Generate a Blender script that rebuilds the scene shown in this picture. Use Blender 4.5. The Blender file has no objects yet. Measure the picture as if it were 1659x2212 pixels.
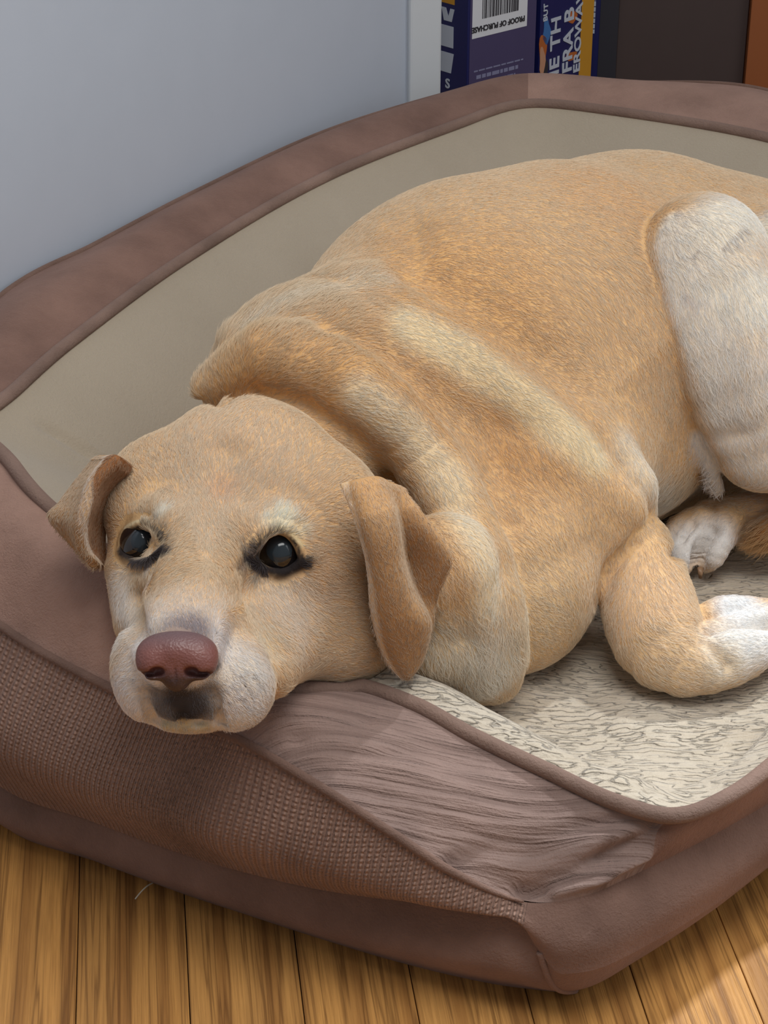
import bpy, bmesh, math, random
import numpy as np
from mathutils import Vector, Matrix

FUR = True
rng = np.random.default_rng(7)
random.seed(7)
scene = bpy.context.scene
col = scene.collection

# ------------------------------------------------------------------ camera
PITCH = math.radians(28.2)
H = 0.86
FPX, CX, CY = 4290.0, 829.5, 1106.0
cam_d = bpy.data.cameras.new('camera')
cam = bpy.data.objects.new('camera', cam_d)
col.objects.link(cam)
cam.location = (0, 0, H)
cam.rotation_euler = (math.pi / 2 - PITCH, 0, 0)
cam_d.sensor_fit = 'VERTICAL'
cam_d.sensor_height = 36.0
cam_d.lens = FPX / 2212.0 * 36.0
cam_d.clip_start = 0.02
scene.camera = cam
SP, CP = math.sin(PITCH), math.cos(PITCH)
AX = np.array([1.0, 0, 0]); AU = np.array([0, SP, CP]); AF = np.array([0, CP, -SP])
ORG = np.array([0, 0, H])

# ------------------------------------------------------------------ light
scene.view_settings.view_transform = 'Standard'
scene.view_settings.look = 'None'
scene.view_settings.gamma = 1.0
scene.view_settings.use_curve_mapping = False
scene.view_settings.exposure = 0.0
world = bpy.data.worlds.new('world')
scene.world = world
world.use_nodes = True
bg = world.node_tree.nodes['Background']
bg.inputs[0].default_value = (0.90, 0.95, 1.0, 1)
bg.inputs[1].default_value = 0.30


def area(name, loc, target, size, sy, power, color):
    l = bpy.data.lights.new(name, 'AREA')
    l.shape = 'RECTANGLE'; l.size = size; l.size_y = sy; l.energy = power; l.color = color
    o = bpy.data.objects.new(name, l); col.objects.link(o)
    o.location = loc
    o.rotation_euler = (Vector(target) - Vector(loc)).to_track_quat('-Z', 'Y').to_euler()
    return o


area('window_light', (2.2, 0.6, 1.5), (0.2, 1.15, 0.2), 1.3, 1.5, 10, (0.97, 0.985, 1.0))
area('overhead_fill', (0.22, 0.72, 1.52), (0.08, 1.05, 0.1), 0.8, 0.7, 12.5, (1.0, 0.99, 0.97))  # added unseen overhead lamp, brightens the head and lets the back fall off
sun_d = bpy.data.lights.new('sun', 'SUN')
sun_d.energy = 2.5; sun_d.angle = math.radians(3); sun_d.color = sun_d.color = (0.90, 0.96, 1.0)
sun = bpy.data.objects.new('sun', sun_d); col.objects.link(sun)
sun.rotation_euler = Vector((-0.62, -0.785, -1.4)).to_track_quat('-Z', 'Y').to_euler()


# ------------------------------------------------------------------ helpers
def W(px, py, d):
    return ORG + AX * ((px - CX) / FPX * d) + AU * ((CY - py) / FPX * d) + AF * d


def Wz(px, py, z):
    v = (CY - py) / FPX
    return W(px, py, (H - z) / (SP - CP * v))


def Wy(px, py, y):
    v = (CY - py) / FPX
    return W(px, py, y / (CP + SP * v))


def link(name, me, mat=None, parent=None, smooth=True):
    o = bpy.data.objects.new(name, me)
    col.objects.link(o)
    if mat is not None:
        me.materials.append(mat)
    if parent is not None:
        o.parent = parent
    if smooth and len(me.polygons):
        me.polygons.foreach_set('use_smooth', np.ones(len(me.polygons), bool))
    return o


def mesh(name, verts, faces, uv=None):
    me = bpy.data.meshes.new(name)
    me.from_pydata([tuple(map(float, v)) for v in verts], [], [tuple(map(int, f)) for f in faces])
    if uv is not None:
        l = me.uv_layers.new(name='UVMap')
        li = np.zeros(len(me.loops), np.int32)
        me.loops.foreach_get('vertex_index', li)
        l.data.foreach_set('uv', np.asarray(uv, np.float32)[li].ravel())
    me.update()
    return me


def mesh_np(name, verts, quads):
    me = bpy.data.meshes.new(name)
    n, f = len(verts), len(quads)
    me.vertices.add(n); me.loops.add(4 * f); me.polygons.add(f)
    me.vertices.foreach_set('co', np.asarray(verts, np.float32).ravel())
    me.loops.foreach_set('vertex_index', np.asarray(quads, np.int32).ravel())
    me.polygons.foreach_set('loop_start', np.arange(0, 4 * f, 4, dtype=np.int32))
    me.update(calc_edges=True)
    return me


def tag(o, label=None, cat=None, group=None, kind=None):
    if label: o['label'] = label
    if cat: o['category'] = cat
    if group: o['group'] = group
    if kind: o['kind'] = kind
    return o


def spline(P, n, closed=False, t=None):
    """smooth curve through points P sampled n times"""
    P = np.asarray(P, float)
    m = len(P)
    if closed:
        Q = np.vstack([P[-2:], P, P[:3]])
        if t is None:
            c = np.concatenate([[0], np.cumsum(np.linalg.norm(np.diff(np.vstack([P, P[:1]]), axis=0), axis=1))])
        else:
            c = t
        L = c[-1]
        T = np.concatenate([c[m - 2:m] - L, c[:m], [L, L + c[1], L + c[2]]])
        s = np.linspace(0, L, n, endpoint=False)
    else:
        Q = np.vstack([2 * P[0] - P[1], P, 2 * P[-1] - P[-2]])
        if t is None:
            c = np.concatenate([[0], np.cumsum(np.linalg.norm(np.diff(P, axis=0), axis=1) + 1e-9)])
        else:
            c = np.asarray(t, float)
        L = c[-1]
        T = np.concatenate([[2 * c[0] - c[1]], c, [2 * c[-1] - c[-2]]])
        s = np.linspace(0, L, n)
    i = np.clip(np.searchsorted(T, s, 'right') - 1, 1, len(T) - 3)
    D = np.zeros_like(Q)
    D[1:-1] = (Q[2:] - Q[:-2]) / (T[2:] - T[:-2])[:, None]
    h = (T[i + 1] - T[i])[:, None]; u = ((s - T[i]) / h[:, 0])[:, None]
    return (2 * u**3 - 3 * u**2 + 1) * Q[i] + (u**3 - 2 * u**2 + u) * h * D[i] + (-2 * u**3 + 3 * u**2) * Q[i + 1] + (u**3 - u**2) * h * D[i + 1]


def tube(name, P, r, mat, parent, closed=False, sides=10):
    P = np.asarray(P, float); n = len(P)
    r = np.broadcast_to(np.asarray(r, float), (n,))
    if closed:
        T = np.roll(P, -1, 0) - np.roll(P, 1, 0)
    else:
        T = np.gradient(P, axis=0)
    T /= np.linalg.norm(T, axis=1)[:, None] + 1e-12
    up = np.array([0.13, 0.21, 0.97])
    A = np.cross(T, up); A /= np.linalg.norm(A, axis=1)[:, None] + 1e-12
    B = np.cross(A, T)
    V = []; F = []; UV = []
    L = np.concatenate([[0], np.cumsum(np.linalg.norm(np.diff(P, axis=0), axis=1))])
    for i in range(n):
        for k in range(sides):
            a = 2 * math.pi * k / sides
            V.append(P[i] + r[i] * (math.cos(a) * A[i] + math.sin(a) * B[i]))
            UV.append((L[i], k / sides * 2 * math.pi * r[i]))
    for i in range(n if closed else n - 1):
        j = (i + 1) % n
        for k in range(sides):
            k2 = (k + 1) % sides
            F.append((i * sides + k, i * sides + k2, j * sides + k2, j * sides + k))
    if not closed:
        F.append(tuple(range(sides))[::-1]); F.append(tuple((n - 1) * sides + k for k in range(sides)))
    return link(name, mesh(name, V, F, UV), mat, parent)


def box_mesh(name, x0, x1, y0, y1, z0, z1, bev=0.0):
    bm = bmesh.new()
    bmesh.ops.create_cube(bm, size=1)
    for v in bm.verts:
        v.co = Vector(((x0 + x1) / 2 + v.co.x * (x1 - x0), (y0 + y1) / 2 + v.co.y * (y1 - y0), (z0 + z1) / 2 + v.co.z * (z1 - z0)))
    if bev:
        bmesh.ops.bevel(bm, geom=bm.edges[:], offset=bev, segments=2, affect='EDGES', profile=0.5)
    me = bpy.data.meshes.new(name); bm.to_mesh(me); bm.free()
    return me


class NT:
    """small node-tree writer"""
    def __init__(s, name):
        s.m = bpy.data.materials.new(name); s.m.use_nodes = True
        s.t = s.m.node_tree; s.b = s.t.nodes['Principled BSDF']

    def n(s, typ, ins=None, **kw):
        nd = s.t.nodes.new(typ)
        for k, v in kw.items(): setattr(nd, k, v)
        for k, v in (ins or {}).items():
            if isinstance(v, bpy.types.NodeSocket): s.t.links.new(v, nd.inputs[k])
            else: nd.inputs[k].default_value = v
        return nd

    def set(s, k, v):
        if isinstance(v, bpy.types.NodeSocket): s.t.links.new(v, s.b.inputs[k])
        else: s.b.inputs[k].default_value = v

    def math(s, op, a, b=0.0):
        return s.n('ShaderNodeMath', {0: a, 1: b}, operation=op).outputs[0]

    def mix(s, f, a, b):
        nd = s.n('ShaderNodeMix', data_type='RGBA')
        for k, v in ((0, f), (6, a), (7, b)):
            if isinstance(v, bpy.types.NodeSocket): s.t.links.new(v, nd.inputs[k])
            else: nd.inputs[k].default_value = v
        return nd.outputs[2]

    def ramp(s, f, stops):
        nd = s.n('ShaderNodeValToRGB', {0: f})
        e = nd.color_ramp.elements
        while len(e) < len(stops): e.new(0.5)
        for i, (p, c) in enumerate(stops):
            e[i].position = p; e[i].color = c if len(c) == 4 else (*c, 1)
        return nd.outputs[0]

    def bump(s, h, dist, strength=1.0, prev=None):
        ins = {'Height': h, 'Distance': dist, 'Strength': strength}
        if prev is not None: ins['Normal'] = prev
        return s.n('ShaderNodeBump', ins).outputs[0]


def srgb(r, g, b):
    f = lambda c: (c / 255 / 12.92) if c <= 10 else ((c / 255 + 0.055) / 1.055) ** 2.4
    return (f(r), f(g), f(b), 1)


def plain(name, c, rough=0.6, noise=0.0, scale=40):
    t = NT(name)
    t.set('Roughness', rough)
    if noise:
        tc = t.n('ShaderNodeTexCoord')
        nz = t.n('ShaderNodeTexNoise', {'Vector': tc.outputs['Object'], 'Scale': scale, 'Detail': 4}).outputs[0]
        t.set('Base Color', t.mix(nz, tuple(x * (1 - noise) for x in c[:3]) + (1,), tuple(min(1, x * (1 + noise)) for x in c[:3]) + (1,)))
    else:
        t.set('Base Color', c)
    return t.m


# ------------------------------------------------------------------ materials
def mat_wood(i):
    t = NT('oak_%d' % i)
    tc = t.n('ShaderNodeTexCoord').outputs['Object']
    oi = t.n('ShaderNodeObjectInfo')
    off = t.n('ShaderNodeVectorMath', {0: tc}, operation='ADD')
    cmb = t.n('ShaderNodeCombineXYZ', {0: t.math('MULTIPLY', oi.outputs['Random'], 7.3), 1: t.math('MULTIPLY', oi.outputs['Random'], 31.7), 2: 0.0}).outputs[0]
    t.t.links.new(cmb, off.inputs[1])
    p = off.outputs[0]
    mp = t.n('ShaderNodeMapping', {'Vector': p, 'Scale': (1, 0.045, 1)}).outputs[0]
    warp = t.n('ShaderNodeTexNoise', {'Vector': t.n('ShaderNodeMapping', {'Vector': p, 'Scale': (9, 2.0, 1)}).outputs[0], 'Scale': 1.0, 'Detail': 2}).outputs[0]
    # cathedral grain: rings of a stretched, warped field
    wv = t.n('ShaderNodeTexWave', {'Vector': mp, 'Scale': 9.0, 'Distortion': 7.0, 'Detail': 2.0, 'Detail Scale': 1.2, 'Detail Roughness': 0.6}, wave_type='BANDS', bands_direction='X').outputs[1]
    rings = t.ramp(wv, [(0.0, (0, 0, 0)), (0.55, (0.1, 0.1, 0.1)), (0.82, (0.55, 0.55, 0.55)), (1.0, (1, 1, 1))])
    pores = t.n('ShaderNodeTexNoise', {'Vector': t.n('ShaderNodeMapping', {'Vector': p, 'Scale': (700, 14, 1)}).outputs[0], 'Scale': 1.0, 'Detail': 3, 'Roughness': 0.7}).outputs[0]
    pr = t.ramp(pores, [(0.42, (0, 0, 0)), (0.66, (1, 1, 1))])
    base = t.mix(warp, srgb(196, 138, 70), srgb(218, 164, 96))
    st = t.n('ShaderNodeTexNoise', {'Vector': t.n('ShaderNodeMapping', {'Vector': p, 'Scale': (90, 2.0, 1)}).outputs[0], 'Scale': 1.0, 'Detail': 3, 'Roughness': 0.6, 'Distortion': 0.3}).outputs[0]
    sk = t.ramp(t.math('ABSOLUTE', t.math('SUBTRACT', st, 0.5)), [(0.0, (1, 1, 1)), (0.035, (0.25, 0.25, 0.25)), (0.08, (0, 0, 0))])
    tone = t.n('ShaderNodeHueSaturation', {'Value': t.math('ADD', 0.90, t.math('MULTIPLY', oi.outputs['Random'], 0.2)), 'Color': base}).outputs[0]
    c1 = t.mix(t.math('MULTIPLY', rings, 0.5), tone, srgb(128, 80, 38))
    c1 = t.mix(t.math('MULTIPLY', sk, 0.6), c1, srgb(84, 50, 24))
    c2 = t.mix(t.math('MULTIPLY', pr, 0.35), c1, srgb(112, 68, 30))
    t.set('Base Color', c2)
    t.set('Roughness', 0.42)
    t.set('Normal', t.bump(t.math('ADD', pr, rings), 0.0003, 0.5))
    return t.m


def mat_brown(name, tint=(0, 0, 0), kind='knit'):
    """brown woven upholstery: rows of small ribs over a soft mottled tone"""
    t = NT(name)
    uv = t.n('ShaderNodeUVMap').outputs[0]
    tc = t.n('ShaderNodeTexCoord').outputs['Object']
    big = t.n('ShaderNodeTexNoise', {'Vector': tc, 'Scale': 14.0, 'Detail': 4, 'Roughness': 0.6}).outputs[0]
    fine = t.n('ShaderNodeTexNoise', {'Vector': tc, 'Scale': 520.0, 'Detail': 3, 'Roughness': 0.7}).outputs[0]
    a = srgb(114 + tint[0], 87 + tint[1], 75 + tint[2]); b = srgb(144 + tint[0], 113 + tint[1], 99 + tint[2])
    c = t.mix(t.ramp(big, [(0.3, (0, 0, 0)), (0.7, (1, 1, 1))]), a, b)
    if kind == 'knit':
        warp = t.n('ShaderNodeTexNoise', {'Vector': tc, 'Scale': 16.0, 'Detail': 2}).outputs['Color']
        wv = t.n('ShaderNodeVectorMath', {0: warp, 1: (0.006, 0.006, 0.006)}, operation='MULTIPLY').outputs[0]
        u2 = t.n('ShaderNodeVectorMath', {0: uv, 1: wv}, operation='ADD').outputs[0]
        w1 = t.n('ShaderNodeTexWave', {'Vector': u2, 'Scale': 72.0, 'Distortion': 0.7, 'Detail': 1, 'Detail Scale': 3}, bands_direction='X').outputs[1]
        w2 = t.n('ShaderNodeTexWave', {'Vector': u2, 'Scale': 92.0, 'Distortion': 1.4, 'Detail': 1, 'Detail Scale': 4}, bands_direction='Y').outputs[1]
        h = t.math('MULTIPLY', w1, t.math('ADD', 0.6, t.math('MULTIPLY', w2, 0.4)))
        c = t.mix(t.math('MULTIPLY', t.math('SUBTRACT', 1.0, h), 0.42), c, srgb(74, 52, 44))
        nrm = t.bump(h, 0.004, 0.9)
        nrm = t.bump(fine, 0.0012, 0.5, nrm)
    elif kind == 'rib':
        mp = t.n('ShaderNodeMapping', {'Vector': tc, 'Rotation': (0, 0, math.radians(-5)), 'Scale': (7, 185, 22)}).outputs[0]
        st = t.n('ShaderNodeTexNoise', {'Vector': mp, 'Scale': 1.0, 'Detail': 3, 'Roughness': 0.55, 'Distortion': 0.1}).outputs[0]
        mp2 = t.n('ShaderNodeMapping', {'Vector': tc, 'Rotation': (0, 0, math.radians(-10)), 'Scale': (4, 36, 20)}).outputs[0]
        st2 = t.n('ShaderNodeTexNoise', {'Vector': mp2, 'Scale': 1.0, 'Detail': 2}).outputs[0]
        dk = t.ramp(st, [(0.36, (1, 1, 1)), (0.52, (0, 0, 0))])
        c = t.mix(t.math('MULTIPLY', dk, 0.42), c, srgb(80, 58, 50))  # rib gaps darkened in colour, painted crease shade on top of the bump
        nrm = t.bump(st2, 0.016, 0.6)
        nrm = t.bump(st, 0.008, 0.9, nrm)
        nrm = t.bump(fine, 0.0015, 0.55, nrm)
    else:
        nrm = t.bump(fine, 0.0018, 0.7)
        nrm = t.bump(big, 0.012, 0.35, nrm)
    t.set('Base Color', c)
    t.set('Roughness', 0.95)
    t.set('Sheen Weight', 0.25); t.set('Sheen Roughness', 0.6); t.set('Sheen Tint', srgb(200, 170, 160))
    t.set('Normal', nrm)
    return t.m


def mat_fleece(name='fleece'):
    t = NT(name)
    tc = t.n('ShaderNodeTexCoord').outputs['Object']
    warp = t.n('ShaderNodeTexNoise', {'Vector': tc, 'Scale': 30.0, 'Detail': 3}).outputs['Color']
    wv = t.n('ShaderNodeVectorMath', {0: warp, 1: (0.012, 0.012, 0.012)}, operation='MULTIPLY').outputs[0]
    p = t.n('ShaderNodeVectorMath', {0: tc, 1: wv}, operation='ADD').outputs[0]
    mp = t.n('ShaderNodeMapping', {'Vector': p, 'Rotation': (0, 0, math.radians(-6)), 'Scale': (58, 220, 130)}).outputs[0]
    nz = t.n('ShaderNodeTexNoise', {'Vector': mp, 'Scale': 1.0, 'Detail': 1.0, 'Roughness': 0.5}).outputs[0]
    rid = t.math('ABSOLUTE', t.math('SUBTRACT', nz, 0.5))
    crack = t.ramp(rid, [(0.0, (0, 0, 0)), (0.022, (0.6, 0.6, 0.6)), (0.06, (1, 1, 1))])
    msk = t.n('ShaderNodeTexNoise', {'Vector': tc, 'Scale': 11.0, 'Detail': 2}).outputs[0]
    m = t.ramp(msk, [(0.30, (0.12, 0.12, 0.12)), (0.50, (1, 1, 1))])
    # the pile lies smooth on the back-rest: cracks only where it is trodden flat
    sep = t.n('ShaderNodeSeparateXYZ', {0: tc})
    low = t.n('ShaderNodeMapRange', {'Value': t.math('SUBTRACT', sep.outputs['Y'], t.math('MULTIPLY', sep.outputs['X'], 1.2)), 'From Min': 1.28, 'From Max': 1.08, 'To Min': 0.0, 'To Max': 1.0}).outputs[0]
    brk = t.ramp(t.n('ShaderNodeTexNoise', {'Vector': tc, 'Scale': 75.0, 'Detail': 1}).outputs[0], [(0.34, (0, 0, 0)), (0.47, (1, 1, 1))])
    hgt = t.math('MULTIPLY', t.math('SUBTRACT', crack, 1.0), t.math('MULTIPLY', t.math('MULTIPLY', m, brk), low))
    fine = t.n('ShaderNodeTexNoise', {'Vector': tc, 'Scale': 420.0, 'Detail': 4, 'Roughness': 0.75}).outputs[0]
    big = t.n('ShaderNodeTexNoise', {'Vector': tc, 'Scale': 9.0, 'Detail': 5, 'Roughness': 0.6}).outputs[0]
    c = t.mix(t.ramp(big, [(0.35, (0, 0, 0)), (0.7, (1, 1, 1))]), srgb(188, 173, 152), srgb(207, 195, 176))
    nap_shade = t.mix(big, srgb(168, 154, 134), srgb(184, 170, 150))  # smooth back lining, darkened to paint in the weaker light there
    c = t.mix(low, nap_shade, c)
    c = t.mix(t.math('MULTIPLY', hgt, -0.28), c, srgb(110, 92, 76))
    t.set('Base Color', c)
    t.set('Roughness', 1.0)
    t.set('Sheen Weight', 0.3); t.set('Sheen Roughness', 0.5)
    n1 = t.bump(hgt, 0.0045, 0.8)
    n1 = t.bump(fine, 0.0016, 0.7, n1)
    n1 = t.bump(t.math('MULTIPLY', nz, low), 0.006, 0.7, n1)
    t.set('Normal', n1)
    return t.m


def mat_fur_skin():
    t = NT('fur_skin')
    a = t.n('ShaderNodeAttribute', attribute_name='tint').outputs['Color']
    tc = t.n('ShaderNodeTexCoord').outputs['Object']
    nz = t.n('ShaderNodeTexNoise', {'Vector': tc, 'Scale': 260.0, 'Detail': 4, 'Roughness': 0.7}).outputs[0]
    c = t.n('ShaderNodeHueSaturation', {'Value': t.math('ADD', 0.80, t.math('MULTIPLY', nz, 0.3)), 'Color': a}).outputs[0]
    t.set('Base Color', c)
    t.set('Roughness', 0.85)
    t.set('Specular IOR Level', 0.2)
    t.set('Normal', t.bump(nz, 0.0015, 0.5))
    return t.m


def mat_fur():
    t = NT('fur_hair')
    a = t.n('ShaderNodeAttribute', attribute_name='tint').outputs['Color']
    hi = t.n('ShaderNodeHairInfo')
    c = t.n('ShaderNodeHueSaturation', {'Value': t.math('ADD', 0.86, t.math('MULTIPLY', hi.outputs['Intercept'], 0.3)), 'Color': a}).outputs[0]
    t.set('Base Color', c)
    t.set('Roughness', 0.6)
    t.set('Specular IOR Level', 0.2)
    tl = t.n('ShaderNodeBsdfTranslucent', {'Color': c}).outputs[0]
    mx = t.n('ShaderNodeMixShader', {0: 0.30, 1: t.b.outputs[0], 2: tl}).outputs[0]
    t.t.links.new(mx, t.t.nodes['Material Output'].inputs['Surface'])
    return t.m


M = {
    'wall': plain('wall_paint', srgb(192, 199, 211), 0.7, 0.03, 20),
    'trim': plain('trim_paint', srgb(206, 209, 212), 0.5, 0.02, 20),
    'wood': mat_wood(0),
    'subfloor': plain('subfloor', srgb(50, 34, 20), 0.9, 0.1),
    'knit': mat_brown('brown_knit', (36, 31, 27), 'knit'),
    'rib': mat_brown('brown_ribbed', (10, 16, 20), 'rib'),
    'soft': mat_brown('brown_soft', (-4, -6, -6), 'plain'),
    'soft_pale': mat_brown('brown_soft_pale', (26, 22, 20), 'plain'),  # paler copy: different nap at the back, brighter light painted in at front left
    'base': mat_brown('brown_plain', (-8, -7, -6), 'plain'),
    'welt': mat_brown('brown_welt', (-16, -13, -12), 'plain'),
    'greywelt': mat_brown('grey_welt', (-2, 3, 4), 'plain'),
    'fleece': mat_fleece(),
    'skin': mat_fur_skin(),
    'fur': mat_fur(),
    'navy': plain('navy_card', srgb(24, 28, 84), 0.45, 0.06),
    'purple': plain('purple_card', srgb(70, 62, 98), 0.5, 0.06),
    'white_ink': plain('white_ink', srgb(188, 194, 206), 0.5),
    'grey_ink': plain('grey_ink', srgb(128, 128, 158), 0.5),
    'label': plain('label_paper', srgb(214, 214, 218), 0.6),
    'black_ink': plain('black_ink', srgb(46, 44, 50), 0.6),
    'yellow': plain('yellow_card', srgb(196, 140, 40), 0.5, 0.05),
    'orange_ink': plain('orange_ink', srgb(176, 96, 44), 0.5, 0.1),
    'cyan_ink': plain('cyan_ink', srgb(60, 110, 170), 0.5, 0.1),
    'cream_ink': plain('cream_ink', srgb(190, 140, 110), 0.5, 0.1),
    'dark_card': plain('dark_card', srgb(42, 40, 48), 0.6, 0.06),
    'brown_board': plain('brown_board', srgb(70, 56, 53), 0.6, 0.06),
    'orange_wood': plain('orange_wood', srgb(150, 86, 46), 0.5, 0.12, 8),
}


def nose_mat():
    t = NT('nose_leather')
    tc = t.n('ShaderNodeTexCoord').outputs['Object']
    vo = t.n('ShaderNodeTexVoronoi', {'Vector': tc, 'Scale': 700.0}).outputs['Distance']
    nz = t.n('ShaderNodeTexNoise', {'Vector': tc, 'Scale': 40.0, 'Detail': 3}).outputs[0]
    at = t.n('ShaderNodeAttribute', attribute_name='tint').outputs['Color']
    t.set('Base Color', t.mix(t.math('MULTIPLY', nz, 0.35), at, srgb(78, 54, 54)))
    t.set('Roughness', 0.42)
    t.set('Normal', t.bump(vo, 0.0006, 0.5))
    return t.m


M['nose'] = nose_mat()
t = NT('eye_ball'); t.set('Base Color', srgb(24, 20, 20)); t.set('Roughness', 0.08); t.set('Coat Weight', 0.8); M['eye'] = t.m
t = NT('eye_pupil'); t.set('Base Color', srgb(40, 48, 54)); t.set('Roughness', 0.12); M['pupil'] = t.m
M['lid'] = plain('eyelid_skin', srgb(38, 32, 32), 0.45, 0.1)
M['claw'] = plain('claw_horn', srgb(150, 118, 90), 0.4, 0.1)
M['hairball'] = plain('shed_hair', srgb(220, 210, 190), 0.8)
# ------------------------------------------------------------------ setting
floor = tag(link('floor', box_mesh('floor', -2.0, 2.6, -1.0, 3.4, -0.04, -0.0125), M['subfloor'], smooth=False), kind='structure')
PA = math.radians(6.8)
pdir = np.array([-math.sin(PA), math.cos(PA)]); pperp = np.array([math.cos(PA), math.sin(PA)])
PW = 0.0705
S0 = float(pperp @ Wz(169, 1990, 0)[:2])
plank_me = [box_mesh('plank', -PW / 2 + 0.0003, PW / 2 - 0.0003, -L / 2, L / 2, -0.0125, 0, 0.0005) for L in (0.62, 0.78, 0.94)]
for me in plank_me: me.materials.append(M['wood'])
for k in range(-13, 18):
    s = S0 + (k + 0.5) * PW
    rows = [(0.45 + random.uniform(0, 0.28), 2)]          # a long board first, shorter ones before and after it
    y = rows[0][0] + 0.94
    while y < 2.75:
        i = random.randrange(3); rows.append((y + 0.0004, i)); y += (0.62, 0.78, 0.94)[i] + 0.0004
    y = rows[0][0]
    while y > -0.6:
        i = random.randrange(3); y -= (0.62, 0.78, 0.94)[i] + 0.0004; rows.append((y, i))
    for y, i in rows:
        c = pperp * s + pdir * (y + (0.62, 0.78, 0.94)[i] / 2)
        o = bpy.data.objects.new('plank', plank_me[i]); col.objects.link(o)
        o.parent = floor
        o.location = (c[0], c[1], random.uniform(-0.0002, 0.0001)); o.rotation_euler = (0, 0, PA)

wd = np.array([0.5, 0.866])
w0 = np.array([-0.335, 1.49])
wend = w0 + wd * 0.725


def slab(name, a, b, th, z0, z1, mat, bev=0.0):
    """upright slab whose front face runs from a to b (seen from the camera side), thickness away from it"""
    a = np.array(a); b = np.array(b); L = np.linalg.norm(b - a); ang = math.atan2(*(b - a)[::-1])
    o = link(name, box_mesh(name, 0, L, 0, th, 0, z1 - z0, bev), mat, smooth=False)
    o.location = (a[0], a[1], z0); o.rotation_euler = (0, 0, ang)
    return o


wall = tag(slab('wall_left', w0 - wd * 1.6, wend, 0.06, 0, 2.4, M['wall']), kind='structure')
trim = tag(slab('trim_1', wend + np.array([0.0005, -0.012]), wend + np.array([0.035, 0.004]), 0.02, 0, 2.4, M['trim'], 0.003), kind='structure')
# back wall; unseen window opening added to keep sun off the dog's back
WX0, WX1, WZ0, WZ1, WY = 1.50, 2.50, 2.9, 4.0, 2.9
bm = bmesh.new()
for (x0, x1, z0, z1) in ((-1.2, WX0, 0, 4.3), (WX1, 3.4, 0, 4.3), (WX0, WX1, 0, WZ0), (WX0, WX1, WZ1, 4.3)):
    t_ = box_mesh('w', x0, x1, WY, WY + 0.08, z0, z1); bm.from_mesh(t_); bpy.data.meshes.remove(t_)
me = bpy.data.meshes.new('wall_back'); bm.to_mesh(me); bm.free()
tag(link('wall_back', me, M['wall'], smooth=False), kind='structure')
bm = bmesh.new()
for (x0, x1, z0, z1) in ((WX0 - .05, WX0, WZ0 - .05, WZ1 + .05), (WX1, WX1 + .05, WZ0 - .05, WZ1 + .05), (WX0, WX1, WZ0 - .05, WZ0), (WX0, WX1, WZ1, WZ1 + .05)):
    t_ = box_mesh('w', x0, x1, WY - 0.02, WY, z0, z1, 0.004); bm.from_mesh(t_); bpy.data.meshes.remove(t_)
me = bpy.data.meshes.new('added_window'); bm.to_mesh(me); bm.free()
tag(link('added_window', me, M['trim'], smooth=False), kind='structure')

# ------------------------------------------------------------------ dog: distance field in metric camera-aligned space
PR = []   # (kind, params, k, sub)


def C3(px, py, d):
    return np.array([(px - CX) / FPX * d, (CY - py) / FPX * d, d])


def cone(a, ra, b, rb, k=40, sub=False):
    A, B = C3(*a), C3(*b)
    PR.append(('cone', A, ra * a[2] / FPX, B, rb * b[2] / FPX, k * a[2] / FPX, sub))


def ball(a, r, k=40, sub=False):
    cone(a, r, (a[0] + 0.01, a[1], a[2]), r, k, sub)


def ell(a, r, rot=0, k=40, sub=False, yaw=0, pit=0):
    """r = (rx, ry, rd) in px at that depth; rot in-plane degrees (clockwise in the picture)"""
    s = a[2] / FPX
    R = (Matrix.Rotation(math.radians(-rot), 3, 'Z') @ Matrix.Rotation(math.radians(yaw), 3, 'Y') @ Matrix.Rotation(math.radians(pit), 3, 'X'))
    PR.append(('ell', C3(*a), np.array(r, float) * s, np.array(R), k * s, sub))


def path(pts, k=12, sub=False, n=None):
    """pts: (px, py, d, r) polyline of round cones, itself joined softly"""
    P = np.array(pts, float)
    if n: P = spline(P, n)
    for a, b in zip(P[:-1], P[1:]):
        cone(tuple(a[:3]), a[3], tuple(b[:3]), b[3], k, sub)


def rolls(pts, n=12, k=12, sub=False):
    P = spline(np.array(pts, float), n)
    A = [C3(*p[:3]) for p in P]; R = [p[3] * p[2] / FPX for p in P]
    PR.append(('poly', np.array(A), np.array(R), None, k * pts[0][2] / FPX, sub))


def d_cone(P, a, ra, b, rb):
    ba = b - a
    pa = P - a
    h = np.clip((pa @ ba) / (ba @ ba + 1e-18), 0, 1)
    return np.linalg.norm(pa - h[..., None] * ba, axis=-1) - (ra + (rb - ra) * h)


def d_prim(p, P):
    if p[0] == 'cone': return d_cone(P, p[1], p[2], p[3], p[4])
    if p[0] == 'ell':
        q = (P - p[1]) @ p[3]
        k0 = np.linalg.norm(q / p[2], axis=-1); k1 = np.linalg.norm(q / (p[2] ** 2), axis=-1)
        return k0 * (k0 - 1) / (k1 + 1e-12)
    d = None
    for i in range(len(p[1]) - 1):
        e = d_cone(P, p[1][i], p[2][i], p[1][i + 1], p[2][i + 1])
        d = e if d is None else np.minimum(d, e)
    return d


def bb(p):
    if p[0] == 'cone':
        r = max(p[2], p[4]); return np.minimum(p[1], p[3]) - r, np.maximum(p[1], p[3]) + r
    if p[0] == 'ell':
        r = p[2].max(); return p[1] - r, p[1] + r
    r = p[2].max(); return p[1].min(0) - r, p[1].max(0) + r


def smin(a, b, k):
    h = np.maximum(k - np.abs(a - b), 0) / k
    return np.minimum(a, b) - h * h * k * 0.25


ZM = 0.094   # mattress under the dog


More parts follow.
